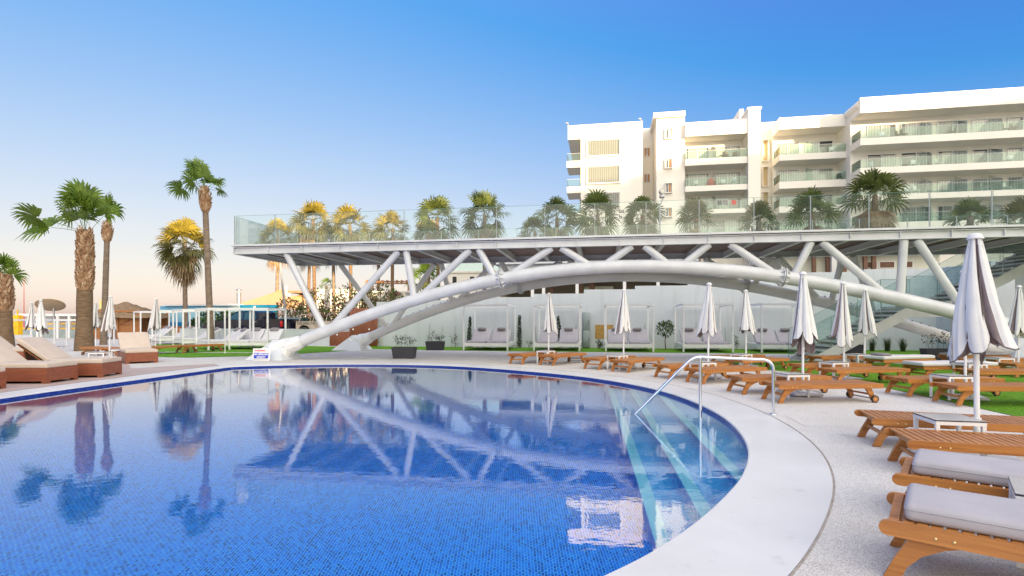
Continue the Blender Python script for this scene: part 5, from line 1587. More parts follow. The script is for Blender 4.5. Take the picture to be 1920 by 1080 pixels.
# young shrubs and canes against the wall
G_Y = 'young shrubs planted along the white wall'
for i, (px, off, h, n, lab) in enumerate(((850, -.6, .75, 3, 'sparse young shrub with curling twigs beside the second planter'), (1123, -.7, .42, 6, 'low dense shrub under the chipboard sheet'), (992, -.8, .35, 2, 'tiny shrub beside the white gazebo post with the leaning cypress'),
      (1318, -.6, .55, 3, 'wiry shrub between two mattresses behind the tall umbrella'), (1383, -.6, .9, 4, 'grey wiry shrub between two gazebos'), (1437, -.5, .6, 3, 'short grey shrub behind the last gazebo mattress'))):
    r = random.Random(400 + i); t = empty('young_shrub', wplace(px, off), 0, lab, 'shrub', G_Y)
    mb = MB(); st = MB()
    for k in range(n): sprig(mb, r.uniform(-.14,.14), r.uniform(-.1,.1), 0, h * r.uniform(.6, 1.05), r, 12, .09, st, .13)
    mb.build('foliage', MT['leaf_dark'] if i in (1, 2) else MT['leaf_mid'], t, fix=False); st.build('stems', MT['stem'], t)
for i, px in enumerate((803, 828, 853, 906, 953, 1006, 1078, 1163, 1209, 1278, 1304, 1362, 1376, 1417)):
    r = random.Random(500 + i); p = wplace(px, -.18)
    mb = MB(); mb.tube([(0,0,0), (r.uniform(-.12,.12), r.uniform(-.05,.1), r.uniform(1.0,1.5))], .012, 5)
    tag(mb.build('plant_cane', MT['cane'], None, p), 'slim grey plant cane leaning on the white wall', 'cane', 'plant canes along the white wall')
G_G = 'grass tufts along the white wall'
for i, (px, off, lab) in enumerate(((1635, -.9, 'grass tuft nearest the dark planter by the stairs'), (1664, -.9, 'tallest of three grass tufts below the rear arch'), (1693, -1.0, 'small grass tuft closest to the rear arch footing'))):
    r = random.Random(600 + i); p = wplace(px, off); mb = MB()
    for k in range(130):
        a = r.uniform(0, 2*PI); L = r.uniform(.35, .75); sp = r.uniform(.05, .34)
        b = Vector((r.uniform(-.08,.08), r.uniform(-.08,.08), 0)); o_ = Vector((math.cos(a), math.sin(a), 0))
        w_ = Vector((-o_.y, o_.x, 0)) * .008
        m1 = b + o_ * sp * .4 + Vector((0,0,L*.65)); tp = b + o_ * sp + Vector((0,0,L))
        mb.add([b - w_, b + w_, m1 + w_ * .8, m1 - w_ * .8, tp], [(0,1,2,3),(3,2,4)], 0)
    tag(mb.build('ornamental_grass', MT['leaf_mid'], None, p, fix=False), lab, 'grass tuft', G_G)
p = wplace(1790, -1.2); r = random.Random(77)
t = empty('young_shrub', p, 0, 'upright wispy shrub at the foot of the rear arch', 'shrub', G_Y)
mb = MB(); st = MB()
for k in range(5): sprig(mb, r.uniform(-.3,.3), r.uniform(-.1,.1), 0, r.uniform(.6, 1.1), r, 16, .09, st, .15)
mb.build('foliage', MT['leaf_dark'], t, fix=False); st.build('stems', MT['stem'], t)
# shrubs and palms right behind the pickup and by the mural
for i, (px, d, lumps, lab) in enumerate(((408, 46.0, [((0,0,1.6),(1.6,.5,.7)),((.8,0,1.2),(.9,.5,.8))], 'dark shrub in front of the mural beside the pickup bonnet'), (378, 43, [((0,0,1.1),(.8,.5,.5))], 'spiky green shrub beside the air conditioning unit'))):
    shrub('garden_shrub', ((px-960)*d/1000, d, 0), lumps, 320, .3, lab, 'bush', ('leaf_dark','leaf_bright'), (3, 2), 700 + i, 4)
d = 48; palm('low green palm under the bridge near the glass railed house', 797, 620, d, 5.4, .2, None, (0,0), 'trunk', None, 0, 801, (0,0,0), 22, 1.0, 1.1, ('frond',), up=(-20, 80), nl=12)
palm('tiny distant palm peeking over the white beach house roof', 612, 620, 80, 6.6, .2, None, (0,0), 'trunk', None, 0, 803, (0,0,0), 12, .8, .9, ('frond',), up=(-10, 80), nl=10)
# ================================================================== TEAK LOUNGERS
def make_lounger():
    root = empty('sun_lounger', cat='sun lounger')
    L, W_, zt, rh, rt = 2.0, .66, .345, .085, .034
    # local: x along the length, foot end with legs at -x, wheels at +x
    mb = MB()
    for sy in (-1, 1):
        y = sy * (W_/2 - rt/2)
        n = 5
        x0, x1 = -L/2, L/2
        prof = [(x0 + .02 - .02*math.cos(a), zt - rh/2 + (rh/2) * math.sin(a)) for a in [PI/2 + PI * k / 8 for k in range(9)]]
        prof = [(x0 + .042 + .042 * math.cos(a), zt - rh/2 + (rh/2) * math.sin(a)) for a in [PI/2 + PI * k / 8 for k in range(9)]]
        prof += [(x1, zt - rh), (x1, zt)]
        mb.prism(prof, y - rt/2, y + rt/2)
    mb.bb(-L/2 + .09, -L/2 + .125, -W_/2 + rt, W_/2 - rt, zt - rh + .008, zt - .02)
    mb.bb(L/2 - .04, L/2, -W_/2 + rt, W_/2 - rt, zt - rh + .008, zt - .004)
    for sy in (-1, 1):
        for x in (-.74, -.66, .70, .76):
            q = MB().lathe([(0,.004),(.008,.003),(.009,0)], n=10)
            M_ = Matrix.Translation((x, sy * W_/2, zt - rh * .62)) @ Matrix.Rotation(-sy * PI/2, 4, 'X')
            mb.add([M_ @ Vector(v) for v in q.v], q.f, 1, True)
    mb.build('rail_frame', [MT['teak'], MT['brass']], root)
    mb = MB()
    x = -L/2 + .045; k = 0
    while x < L/2 - .075:
        w_ = .052
        mb.rboxm(Matrix.Translation((x + w_/2, 0, zt - .009 + .0008 * (k % 3))), (w_, W_ - 2*rt - .002, .018), .004, 1, smooth=False)
        x += w_ + .0135; k += 1
        if abs(x - .22) < .03: x += .012
    mb.build('slats', MT['teak'], root)
    for sy in (-1, 1):
        y = sy * (W_/2 - rt - .024)
        # curved front leg
        pl = [(-.98,.004),(-.90,.004),(-.865,.09),(-.80,.165),(-.70,.225),(-.58,zt-rh+.005),(-.58,zt-.026),(-.80,zt-.026),(-.865,.24),(-.925,.13)]
        mb = MB(); mb.prism(pl, y - .022, y + .022); mb.build('leg', MT['teak'], root)
        pl = [(.66,zt-rh+.03),(.78,zt-rh+.03),(.855,.12),(.875,.035),(.80,.035),(.77,.12)]
        mb = MB(); mb.prism(pl, y - .02, y + .02); mb.build('leg', MT['teak'], root)
        yw = sy * (W_/2 - .012)
        q = MB().lathe([(.0,-.016),(.050,-.016),(.050,.016),(.0,.016)], n=20, smooth=False)
        M_ = Matrix.Translation((.835, yw, .068)) @ Matrix.Rotation(PI/2, 4, 'X')
        mb = MB(); mb.add([M_ @ Vector(v) for v in q.v], q.f); wh = mb.build('wheel', MT['teak'], root)
        q = MB().lathe([(.049,-.018),(.066,-.018),(.068,-.008),(.068,.008),(.066,.018),(.049,.018),(.049,-.018)], n=24)
        mb = MB(); mb.add([M_ @ Vector(v) for v in q.v], q.f, 0, True); mb.build('tyre', MT['rubber'], wh)
        q = MB().lathe([(.0,-.024),(.010,-.022),(.012,-.012),(.012,.012),(.010,.022),(0,.024)], n=12)
        mb = MB(); mb.add([M_ @ Vector(v) for v in q.v], q.f, 0, True); mb.build('axle_cap', MT['brass'], wh)
    mb = MB(); mb.rboxm(Matrix.Translation((-.872, 0, .155)), (.026, W_ - 2*rt - .09, .042), .005, 1, smooth=False)
    mb.build('stretcher', MT['teak'], root)
    mb = MB(); mb.rboxm(Matrix.Translation((.78, 0, .15)), (.03, W_ - 2*rt - .08, .03), .005, 1, smooth=False); mb.build('stretcher', MT['teak'], root)
    mb = MB(); mb.tube([(.835, -W_/2 + .02, .068), (.835, W_/2 - .02, .068)], .012, 8); mb.build('axle', MT['ferrous'], root)
    return root
LOUNGE = Proto(make_lounger())
def put_lounger(nx, ny, ang, label, z=0.0, row=''):
    """nx, ny: plan position of the near corner of the foot end; ang: direction of the length in degrees"""
    a = R(ang); W_ = .66
    ex = Vector((math.cos(a), math.sin(a), 0)); ey = Vector((-math.sin(a), math.cos(a), 0))
    c = Vector((nx, ny, 0)) + ex * 1.0 + ey * W_/2
    o = LOUNGE.put((c.x, c.y, z), a, label, 'teak sun loungers set out around the pool')
    return c, a, o
LZ = .015
loungers = [
 (2.13, 3.10, -38.5, 'teak lounger under the nearest grey cushion, its curved leg fully in view', 0),
 (2.87, 4.03, -40, 'teak lounger under the second grey cushion, beside a white table corner', 0),
 (3.80, 5.12, -18, 'bare slatted teak lounger just behind the grey cushioned ones', 0),
 (4.24, 6.28, -17, 'bare slatted teak lounger behind the low table with the big umbrella', 0),
 (4.755, 9.50, 5, 'bare teak lounger with both wheels showing on the white deck, crossed by the handrail', 0),
 (4.60, 10.65, 9, 'bare teak lounger half hidden by the white table inside the handrail', 0),
 (4.41, 12.34, 22, 'bare teak lounger crossed by the handrail support post', 0),
 (3.95, 13.45, 23, 'bare teak lounger under the sloping start of the handrail', 0),
 (3.30, 15.05, 45, 'bare teak lounger with its table and umbrella just short of the handrail', 0),
 (2.61, 15.9, 45, 'bare teak lounger beyond the table between chipboard sheet and pool', 0),
 (1.35, 17.3, 50, 'bare teak lounger nearer of the pair farthest along the pool edge', 0),
 (.35, 17.85, 50, 'bare teak lounger at the far end of the poolside row', 0),
 (7.66, 9.17, -2, 'bare teak lounger half on the turf in front of the big umbrella pole', LZ),
 (7.63, 10.27, 4, 'bare teak lounger on the turf edge behind the square white table', LZ),
 (10.1, 13.08, 4, 'teak lounger on the turf carrying a plain white mattress', LZ),
 (10.4, 11.95, -1, 'bare teak lounger on the turf between the mattress and the big umbrella', LZ),
 (7.40, 12.15, 11, 'bare teak lounger on the turf in front of the shorter twin umbrella', LZ),
 (7.40, 13.45, 12, 'bare teak lounger on the turf beyond the grey topped table', LZ),
 (6.62, 15.3, 26, 'bare teak lounger with dark wheels beyond the handrail bend', 0),
 (6.72, 16.85, 29, 'bare teak lounger farthest behind the handrail, near the stair foot', 0),
 (9.55, 16.45, 14, 'bare teak lounger right of the stair stringer foot', LZ),
 (10.6, 15.2, 16, 'teak lounger on the turf carrying a white mattress and grey pillow', LZ),
 (13.9, 15.3, 4, 'bare teak lounger at the far turf edge near the service block', LZ),
 (13.0, 13.75, 2, 'bare teak lounger under the cut off umbrella at the picture edge', LZ),
 (14.1, 16.9, 8, 'teak lounger with a flat cushion and pillow near the rear arch footing', LZ),
]
LC = []
for nx, ny, an, lab, z in loungers: LC.append(put_lounger(nx, ny, an, lab, z))
for (cx, cy, an, lab) in ((-15.25, 24.0, 62, 'teak lounger on the turf before the daybed gazebos, the one with its leg end showing'), (-14.55, 24.9, 62, 'teak lounger on the turf before the gazebos, nearest the thin white stake')):
    o = LOUNGE.put((cx, cy, .012), R(an), lab, 'teak sun loungers set out around the pool')
for (cx, cy, an, lab) in ((-17.3, 22.6, 160, 'teak lounger mostly hidden behind the white tables and the stout palm'), (-15.9, 22.2, 80, 'teak lounger behind the upright backrest of the box daybed')):
    LOUNGE.put((cx, cy, .012), R(an), lab, 'teak sun loungers set out around the pool')

# cushions lying on loungers
def cushion_mesh(L, W_, H, r=.035, seed=1, sag=.006):
    bm = bmesh.new(); bmesh.ops.create_cube(bm, size=1)
    for v in bm.verts: v.co = Vector((v.co.x * L, v.co.y * W_, v.co.z * H))
    bmesh.ops.bevel(bm, geom=bm.edges[:], offset=r, segments=3, affect='EDGES', profile=.55)
    bmesh.ops.subdivide_edges(bm, edges=[e for e in bm.edges if e.calc_length() > .25], cuts=7, use_grid_fill=True)
    rr = random.Random(seed); ph = [rr.uniform(0, 6) for _ in range(4)]
    for v in bm.verts:
        c = v.co
        if c.z > 0: c.z += sag * (math.sin(5 * c.x + ph[0]) + math.sin(9 * c.y + 3 * c.x + ph[1])) - .010 * (abs(2 * c.y / W_) ** 3)
    return bm
def bm_obj(bm, name, mt, parent=None, smooth=True):
    me = bpy.data.meshes.new(name); bm.to_mesh(me); bm.free()
    me.polygons.foreach_set('use_smooth', [smooth] * len(me.polygons)); me.materials.append(mt)
    o = bpy.data.objects.new(name, me); COL.objects.link(o); o.parent = parent
    return o
def piping(parent, L, W_, z, mt):
    mb = MB(); r = .03; pts = []
    for (sx, sy, a0_) in ((1,1,0),(-1,1,90),(-1,-1,180),(1,-1,270)):
        for k in range(4):
            a = R(a0_ + 30 * k); pts.append((sx * (L/2 - r) + (r + .001) * math.cos(a), sy * (W_/2 - r) + (r + .001) * math.sin(a), z))
    pts.append(pts[0]); mb.tube(pts, .0035, 5, caps=False)
    return mb.build('piping', mt, parent)
def cushion(c, a, z, L, W_, H, mt, lab, dx=.0, seed=1, grp='cushions lying on the teak loungers'):
    o = bm_obj(cushion_mesh(L, W_, H, min(.035, H * .4), seed), 'lounger_cushion', mt)
    o.location = (c.x + math.cos(a) * dx, c.y + math.sin(a) * dx, z + H/2); o.rotation_euler = (0, 0, a)
    tag(o, lab, 'cushion', grp)
    piping(o, L, W_, H/2 - .036, mt)
    return o
cushion(LC[0][0], LC[0][1], .347, 1.86, .57, .105, MT['cushion'], 'thick grey cushion on the nearest teak lounger, wholly in shade', .05, 1)
cushion(LC[1][0], LC[1][1], .347, 1.86, .57, .105, MT['cushion'], 'thick grey cushion touched by warm light beside the white table corner', .05, 2)
cushion(LC[14][0], LC[14][1], .362, 2.0, .66, .10, MT['cushion_white'], 'plain white mattress on a turf lounger beside the big umbrella', -.02, 3)
cushion(LC[21][0], LC[21][1], .362, 1.98, .66, .10, MT['cushion_white'], 'white mattress with a grey pillow on a turf lounger', .0, 4)
cushion(LC[24][0], LC[24][1], .362, 1.96, .64, .08, MT['cushion'], 'flat grey cushion on the lounger near the rear arch footing', .0, 5)
def pillow(loc, rz, size, lab, mt, tilt=0, grp='head pillows', roll=False, rx_=0):
    bm = bmesh.new(); bmesh.ops.create_uvsphere(bm, u_segments=20, v_segments=12, radius=.5)
    for v in bm.verts:
        c = v.co
        if roll: v.co = Vector((math.copysign(abs(c.x * 2) ** .35, c.x) * .5 * size[0], c.y * size[1], c.z * size[2]))
        else: v.co = Vector((math.copysign(abs(c.x * 2) ** .5, c.x) * .5 * size[0], math.copysign(abs(c.y * 2) ** .5, c.y) * .5 * size[1], c.z * size[2]))
    o = bm_obj(bm, 'pillow', mt); o.location = loc; o.rotation_euler = (rx_, tilt, rz)
    return tag(o, lab, 'pillow', grp)
c, a, _ = LC[21]; pillow((c.x - .72 * math.cos(a), c.y - .72 * math.sin(a), .362 + .10 + .035), a + PI/2, (.52,.34,.09), 'grey pillow on the white mattress of a turf lounger', MT['pillow'])
c, a, _ = LC[24]; pillow((c.x - .1, c.y, .362 + .08 + .04), a + PI/2, (.55,.36,.1), 'grey pillow on the flat cushion near the rear arch footing', MT['pillow'])

# ================================================================== TABLES
def make_table():
    root = empty('side_table', cat='table'); S = .46; h = .445
    mb = MB()
    mb.bb(-S/2, S/2, -S/2, -S/2 + .035, h - .045, h - .008); mb.bb(-S/2, S/2, S/2 - .035, S/2, h - .045, h - .008)
    mb.bb(-S/2, -S/2 + .035, -S/2 + .0355, S/2 - .0355, h - .045, h - .008); mb.bb(S/2 - .035, S/2, -S/2 + .0355, S/2 - .0355, h - .045, h - .008)
    mb.build('apron', MT['white'], root)
    for x in (-1, 1):
        for y in (-1, 1):
            mb = MB(); mb.rboxm(Matrix.Translation((x * (S/2 - .02), y * (S/2 - .02), (h - .047)/2 + .002)), (.038, .038, h - .047), .003, 1, smooth=False); mb.build('leg', MT['white'], root)
    mb = MB(); mb.rboxm(Matrix.Translation((0, 0, h - .0005)), (S + .006, S + .006, .011), .003, 1, smooth=False); tp = mb.build('table_top', MT['table_edge'], root)
    mb = MB(); mb.bb(-S/2 - .001, S/2 + .001, -S/2 - .001, S/2 + .001, h + .0055, h + .0065); mb.build('top_inlay', MT['table_top'], tp)
    return root
TABLE = Proto(make_table())
tabs = [(4.72, 5.77, -12, 'white side table with pale top beside the big umbrella pole', 0),
 (3.37, 3.26, -39, 'white side table cut by the picture edge between grey cushions', 0),
 (5.50, 10.50, 7, 'white side table seen inside the bend of the handrail', 0),
 (4.80, 13.42, 22, 'white side table behind the handrail support post', 0),
 (3.20, 16.20, 45, 'white side table between two poolside loungers beneath the chipboard sheet', 0),
 (1.17, 18.43, 50, 'white side table at the farthest poolside lounger pair', 0),
 (8.28, 10.06, 1, 'white side table on the turf edge before the big umbrella', LZ),
 (11.04, 12.86, 2, 'white side table beside the plain white mattress', LZ),
 (8.0, 13.26, 12, 'white side table on the turf between two bare loungers near the stairs', LZ),
 (7.17, 16.68, 28, 'white side table beyond the handrail near the last gazebos', 0),
 (10.56, 16.30, 15, 'white side table next to the white mattress with the grey pillow', LZ),
 (13.5, 14.78, 3, 'white side table at the far turf edge by the cut off umbrella', LZ),
 (-13.6, 17.6, 10, 'white side table in front of the stout palm trunk', .0),
 (-14.2, 19.4, 10, 'white side table behind another one near the stout palm', .0),
 (-18.0, 21.0, 5, 'white side table behind the second box daybed backrest', .006)]
for x, y, an, lab, z in tabs: TABLE.put((x, y, z), R(an), lab, 'white side tables between the loungers')

# ================================================================== UMBRELLAS
def canopy_mb(seed, zt, zb, Rb):
    r = random.Random(seed); P_ = 6; per = 18; n = P_ * per; rows = 20
    mb = MB()
    amp = [r.uniform(.62, 1.22) for _ in range(P_)]
    low = [r.uniform(-.16, .20) for _ in range(P_)]
    skew = [r.uniform(-.22, .22) for _ in range(P_)]
    depth = [r.uniform(.30, .62) for _ in range(P_)]
    taupe = {r.randrange(P_), 1, 4}
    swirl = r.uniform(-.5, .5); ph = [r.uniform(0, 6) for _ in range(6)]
    lean = (r.uniform(-.05, .05), r.uniform(-.05, .05))
    V = []
    for i in range(rows + 1):
        t = i / rows
        for k in range(n):
            p, q = divmod(k, per); u_ = q / per
            u_ = min(1, max(0, u_ + skew[p] * math.sin(PI * u_) * t))
            a0_ = amp[p] * (1 - u_) + amp[(p + 1) % P_] * u_
            c_ = abs(math.cos(PI * u_)) ** .42
            base = .05 + (Rb - .05) * (t ** .97)
            fold = depth[p] + (1 - depth[p]) * c_
            rad = base * fold * (1 + (a0_ - 1) * t ** 1.2)
            rad *= 1 + t * (.035 * math.sin(9 * u_ * PI + 4 * t + ph[p % 6]) + .02 * math.sin(17 * t + ph[(p + 2) % 6] + 6 * u_))
            an = 2 * PI * (k / n) + swirl * t * t + .16 * t * math.sin(2 * p + 2.2 * t + ph[p % 6])
            lw = low[p] * (1 - u_) + low[(p + 1) % P_] * u_
            z = zt - .02 + (zb - zt) * t + (t ** 5) * (lw + .30 * (1 - c_) - .07)
            V.append((rad * math.cos(an) + lean[0] * t, rad * math.sin(an) + lean[1] * t, z))
    F = []; 
    for i in range(rows):
        for k in range(n):
            k2 = (k + 1) % n; p, q = divmod(k, per)
            m = 0
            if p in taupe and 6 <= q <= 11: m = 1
            if i == rows - 1 and False: m = 2
            mb.add([V[i*n+k], V[i*n+k2], V[(i+1)*n+k2], V[(i+1)*n+k]], [(0,1,2,3)], m, True)
    # weld: rebuild as one indexed surface
    mb2 = MB(); mb2.v = list(V)
    for i in range(rows):
        for k in range(n):
            k2 = (k + 1) % n; p, q = divmod(k, per)
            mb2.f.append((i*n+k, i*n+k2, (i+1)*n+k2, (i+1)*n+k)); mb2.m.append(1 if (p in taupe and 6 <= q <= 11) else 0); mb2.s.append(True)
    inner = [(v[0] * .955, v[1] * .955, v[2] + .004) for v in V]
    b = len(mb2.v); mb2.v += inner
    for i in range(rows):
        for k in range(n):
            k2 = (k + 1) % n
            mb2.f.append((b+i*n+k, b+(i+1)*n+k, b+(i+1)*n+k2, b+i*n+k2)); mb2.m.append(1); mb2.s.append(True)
    hem = MB(); base = rows * n
    hv = [V[base + k] for k in range(n)]
    for k in range(n):
        a_, b_ = Vector(hv[k]), Vector(hv[(k + 1) % n])
        o1_, o2_ = Vector((a_.x, a_.y, 0)).normalized() * .004, Vector((b_.x, b_.y, 0)).normalized() * .004
        dz = Vector((0, 0, .016))
        hem.add([a_ + o1_ - dz*.4, b_ + o2_ - dz*.4, b_ + o2_ + dz*.6, a_ + o1_ + dz*.6], [(0,1,2,3)], 0, True)
    return mb2, hem
def make_umbrella(seed, H, zb, Rb):
    root = empty('parasol', cat='parasol')
    mb, hem = canopy_mb(seed, H, zb, Rb)
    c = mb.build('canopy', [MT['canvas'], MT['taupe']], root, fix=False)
    hem.build('hem', MT['hem'], c, fix=False)
    mb = MB(); mb.lathe([(.0,.035),(.03,.032),(.055,.015),(.064,-.015),(.075,-.03),(.066,-.034),(.0,-.03)], (0,0,H), 16); mb.build('top_cap', MT['canvas'], root)
    mb = MB(); mb.tube([(0,0,.05),(0,0,H-.03)], .024, 14); mb.tube([(0,0,.05),(0,0,.42)], .031, 14); mb.tube([(0,0,.40),(0,0,.425)], .036, 14); mb.tube([(0,0,1.0),(0,0,1.04)], .029, 14)
    mb.build('pole', MT['white'], root)
    r = random.Random(seed)
    for k in range(8):
        a = 2 * PI * k / 8 + .2
        mb = MB(); mb.tube([(.05*math.cos(a), .05*math.sin(a), H - .1), (Rb*.62*math.cos(a), Rb*.62*math.sin(a), zb + .08)], .008, 5)
        mb.build('rib', MT['hem'], root)
    mb = MB(); mb.rboxm(Matrix.Translation((0,0,.03)), (.56,.56,.05), .012, 2, smooth=False); mb.rboxm(Matrix.Translation((0,0,.065)), (.2,.2,.03), .01, 1, smooth=False); mb.build('base_plate', MT['grey_plastic'], root)
    return root
G_U = 'closed white parasols around the terrace'
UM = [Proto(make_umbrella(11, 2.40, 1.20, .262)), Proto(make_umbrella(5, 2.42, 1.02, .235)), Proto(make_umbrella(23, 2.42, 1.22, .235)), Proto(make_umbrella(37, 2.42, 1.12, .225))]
ums = [(0, 5.06, 5.80, 2.6, 'largest closed parasol, right beside the nearest white table'),
 (1, 5.78, 10.60, 1.5, 'closed parasol rising over the bend of the handrail'),
 (2, 5.05, 13.75, .9, 'closed parasol behind the handrail support post'),
 (2, 3.46, 16.55, 2.2, 'closed parasol before the chipboard sheet'),
 (3, 1.29, 18.85, 3.1, 'slim closed parasol at the far end of the poolside row'),
 (2, 7.43, 16.93, 4.0, 'closed parasol in front of the gazebo next to the stair glass'),
 (1, 8.32, 13.36, 5.0, 'closed parasol on the turf edge before the stairs, taller of two side by side'),
 (3, 10.87, 16.45, 2.7, 'closed parasol against the stair stringer, shorter of two side by side'),
 (3, 8.59, 10.10, 1.1, 'closed parasol half hidden behind the largest parasol'),
 (1, 11.36, 12.92, 3.6, 'closed parasol almost wholly hidden behind the largest parasol'),
 (2, 14.06, 14.82, 1.9, 'closed parasol cut by the picture edge in front of the service block'),
 (1, -22.05, 25.0, 2.0, 'closed parasol beneath the tilted tan disc'),
 (3, -25.6, 28.4, .3, 'closed parasol just beside the one under the tilted tan disc, smaller'),
 (3, -22.4, 28.7, 1.0, 'closed parasol against the edge of the stout palm trunk'),
 (2, -15.85, 21.0, 3.0, 'closed parasol in front of the thatched hut'),
 (3, -15.85, 23.7, .8, 'closed parasol beside the wooden hut door')]
ur = random.Random(5)
for k, x, y, rz, lab in ums:
    o = UM[k].put((x, y, .012), rz, lab, G_U); o.rotation_euler = (R(ur.uniform(-.8, .8)), R(ur.uniform(-.8, .8)), rz); s_ = ur.uniform(.97, 1.03); o.scale = (s_ * ur.uniform(.92, 1.08), s_, 1)

# ================================================================== GAZEBO DAYBEDS
def make_gazebo(W_, D, H, bed=True):
    root = empty('daybed_gazebo', cat='gazebo'); t = .075
    for x in (-1, 1):
        for y in (0, 1):
            mb = MB(); mb.bb(x * (W_/2) - (t if x > 0 else 0), x * (W_/2) + (0 if x > 0 else t), y * (D - t), y * (D - t) + t, 0, H - .1); mb.build('post', MT['white'], root)
    mb = MB(); mb.bb(-W_/2, W_/2, 0, t, H - .099, H); mb.bb(-W_/2, W_/2, D - t, D, H - .099, H); mb.bb(-W_/2, -W_/2 + t, t + .001, D - t - .001, H - .099, H - .002); mb.bb(W_/2 - t, W_/2, t + .001, D - t - .001, H - .099, H - .002)
    for i in range(1, 3): mb.tube([(-W_/2 + t, D * i / 3, H - .05), (W_/2 - t, D * i / 3, H - .05)], .012, 6)
    mb.build('roof_frame', MT['white'], root)
    if bed:
        mb = MB(); z = .36
        mb.bb(-W_/2 + t, W_/2 - t, .015, .055, z - .16, z); mb.bb(-W_/2 + t, W_/2 - t, D - .055, D - .015, z - .16, z)
        mb.bb(-W_/2 + .015, -W_/2 + .055, t, D - t, z - .16, z - .002); mb.bb(W_/2 - .055, W_/2 - .015, t, D - t, z - .16, z - .002)
        mb.bb(-W_/2 + .056, W_/2 - .056, .056, D - .056, z - .05, z - .015)
        mb.build('bed_frame', MT['white'], root)
        mb = MB()
        for x in (-.35, .35): mb.bb(x - .2, x + .2, .3, .34, .12, .15); mb.bb(x - .2, x - .17, .3, .34, .15, z - .052); mb.bb(x + .17, x + .2, .3, .34, .15, z - .052)
        mb.build('under_bracket', MT['ferrous'], root)
    return root
GZ = Proto(make_gazebo(2.27, 2.6, 2.26)); GZL = Proto(make_gazebo(2.0, 2.2, 2.10))
def make_mattress(mt):
    root = empty('daybed_mattress', cat='mattress')
    bm_obj(cushion_mesh(.94, 1.25, .11, .03, 3), 'seat_pad', mt, root).location = (0, .66, .055)
    b = bm_obj(cushion_mesh(.94, .86, .11, .03, 4), 'backrest_pad', mt, root); b.location = (0, 1.60, .35); b.rotation_euler = (R(41), 0, 0)
    mb = MB()
    for x in (-.4, .4): mb.tube([(x, 1.9, .58), (x, 2.05, .02)], .012, 6)
    mb.build('prop_frame', MT['white'], root)
    return root
MS = Proto(make_mattress(MT['cushion'])); MSW = Proto(make_mattress(MT['cushion_white']))
G_Z = 'white daybed gazebos along the garden wall'
gz = [(867, 953, 26.15, 'nearest the arch footing'), (999, 1088, 25.7, 'with the slim far umbrella in front'), (1136, 1225, 25.2, 'in front of the chipboard sheet'), (1282, 1374, 24.7, 'beside the small citrus tree'), (1430, 1524, 24.2, 'overlapped by the stair glass')]
side = ('arch side', 'stair side')
for i, (a, b, d, lab) in enumerate(gz):
    cx = ((a + b) / 2 - 960) * d / 1000
    rz = WALL.rz; ex = Vector((math.cos(rz), math.sin(rz), 0)); ey = Vector((-ex.y, ex.x, 0))
    b0 = Vector((cx, d, .008))
    GZ.put(b0, rz, 'white frame daybed gazebo ' + lab, G_Z)
    for j, s_ in enumerate((-.52, .52)):
        p = b0 + ex * s_ + ey * .06 + Vector((0, 0, .362))
        MS.put(p, rz, 'pale grey mattress in the gazebo ' + lab + ', ' + side[j], 'grey mattresses in the gazebos')
        pp = b0 + ex * (s_ - .03) + ey * (.06 + 1.74) + Vector((0, 0, .362 + .66))
        pillow(pp, rz, (.46,.19,.17), 'dark grey bolster in the gazebo ' + lab + ', ' + side[j], MT['pillow'], 0, 'bolsters in the gazebos', True)
G_ZL = 'white gazebos in front of the blue mural'
def lg(x, y, rz, lab, dbl, off=(-.5, .5)):
    ex = Vector((math.cos(rz), math.sin(rz), 0)); ey = Vector((-ex.y, ex.x, 0)); b0 = Vector((x, y, .010))
    GZL.put(b0, rz, 'white frame gazebo ' + lab, G_ZL)
    for j, s_ in enumerate(off):
        MSW.put(b0 + ex * s_ + ey * .05 + Vector((0,0,.362)), rz, 'white mattress in the gazebo ' + lab + (', towards the sea' if j == 0 else ', towards the bridge'), 'white mattresses in the gazebos')
        pillow(b0 + ex * s_ + ey * (.05 + 1.80) + Vector((0,0,.362 + .62)), rz, (.5,.3,.11), 'grey pillow in the gazebo ' + lab + (', towards the sea' if j == 0 else ', towards the bridge'), MT['pillow'], 0, 'pillows in the gazebos', False, R(35))
lg(-13.3, 26.9, 0.0, 'beside the big arch footing', 2)
rz = math.atan2(-.69, .72)
for t_, lab in ((0, 'in front of the pickup bonnet'), (4.27, 'in front of the tallest and yellow palms'), (9.0, 'in front of the blue painted sea'), (14.0, 'in front of the wooden hut door')):
    c = Vector((-15 - .72 * t_, 26.3 + .69 * t_, 0)) + Vector((-.72, .69, 0)) * 1.0
    lg(c.x, c.y, rz, lab, 2)
for cx, cy, an, lab in ((-27.6, 30.0, 8, 'low beside the short shaggy palm'), (-25.6, 31.0, 4, 'low in front of the beach kiosk')):
    GZL.put((cx, cy, -.55), R(an), 'white frame gazebo standing ' + lab, G_ZL)
MSW.put((-26.5, 29.2, .0), R(50), 'white mattress with grey pillow leaning near the short shaggy palm', 'white mattresses in the gazebos')

# thin stake in the lawn
p = gr(422, 663); mb = MB(); mb.tube([(0,0,0),(0,0,.93)], .022, 8); mb.lathe([(0,.95),(.022,.945),(.024,.93)], n=8)
tag(mb.build('lawn_stake', MT['white'], None, p), 'thin white stake standing in the lawn by the arch footing', 'stake')

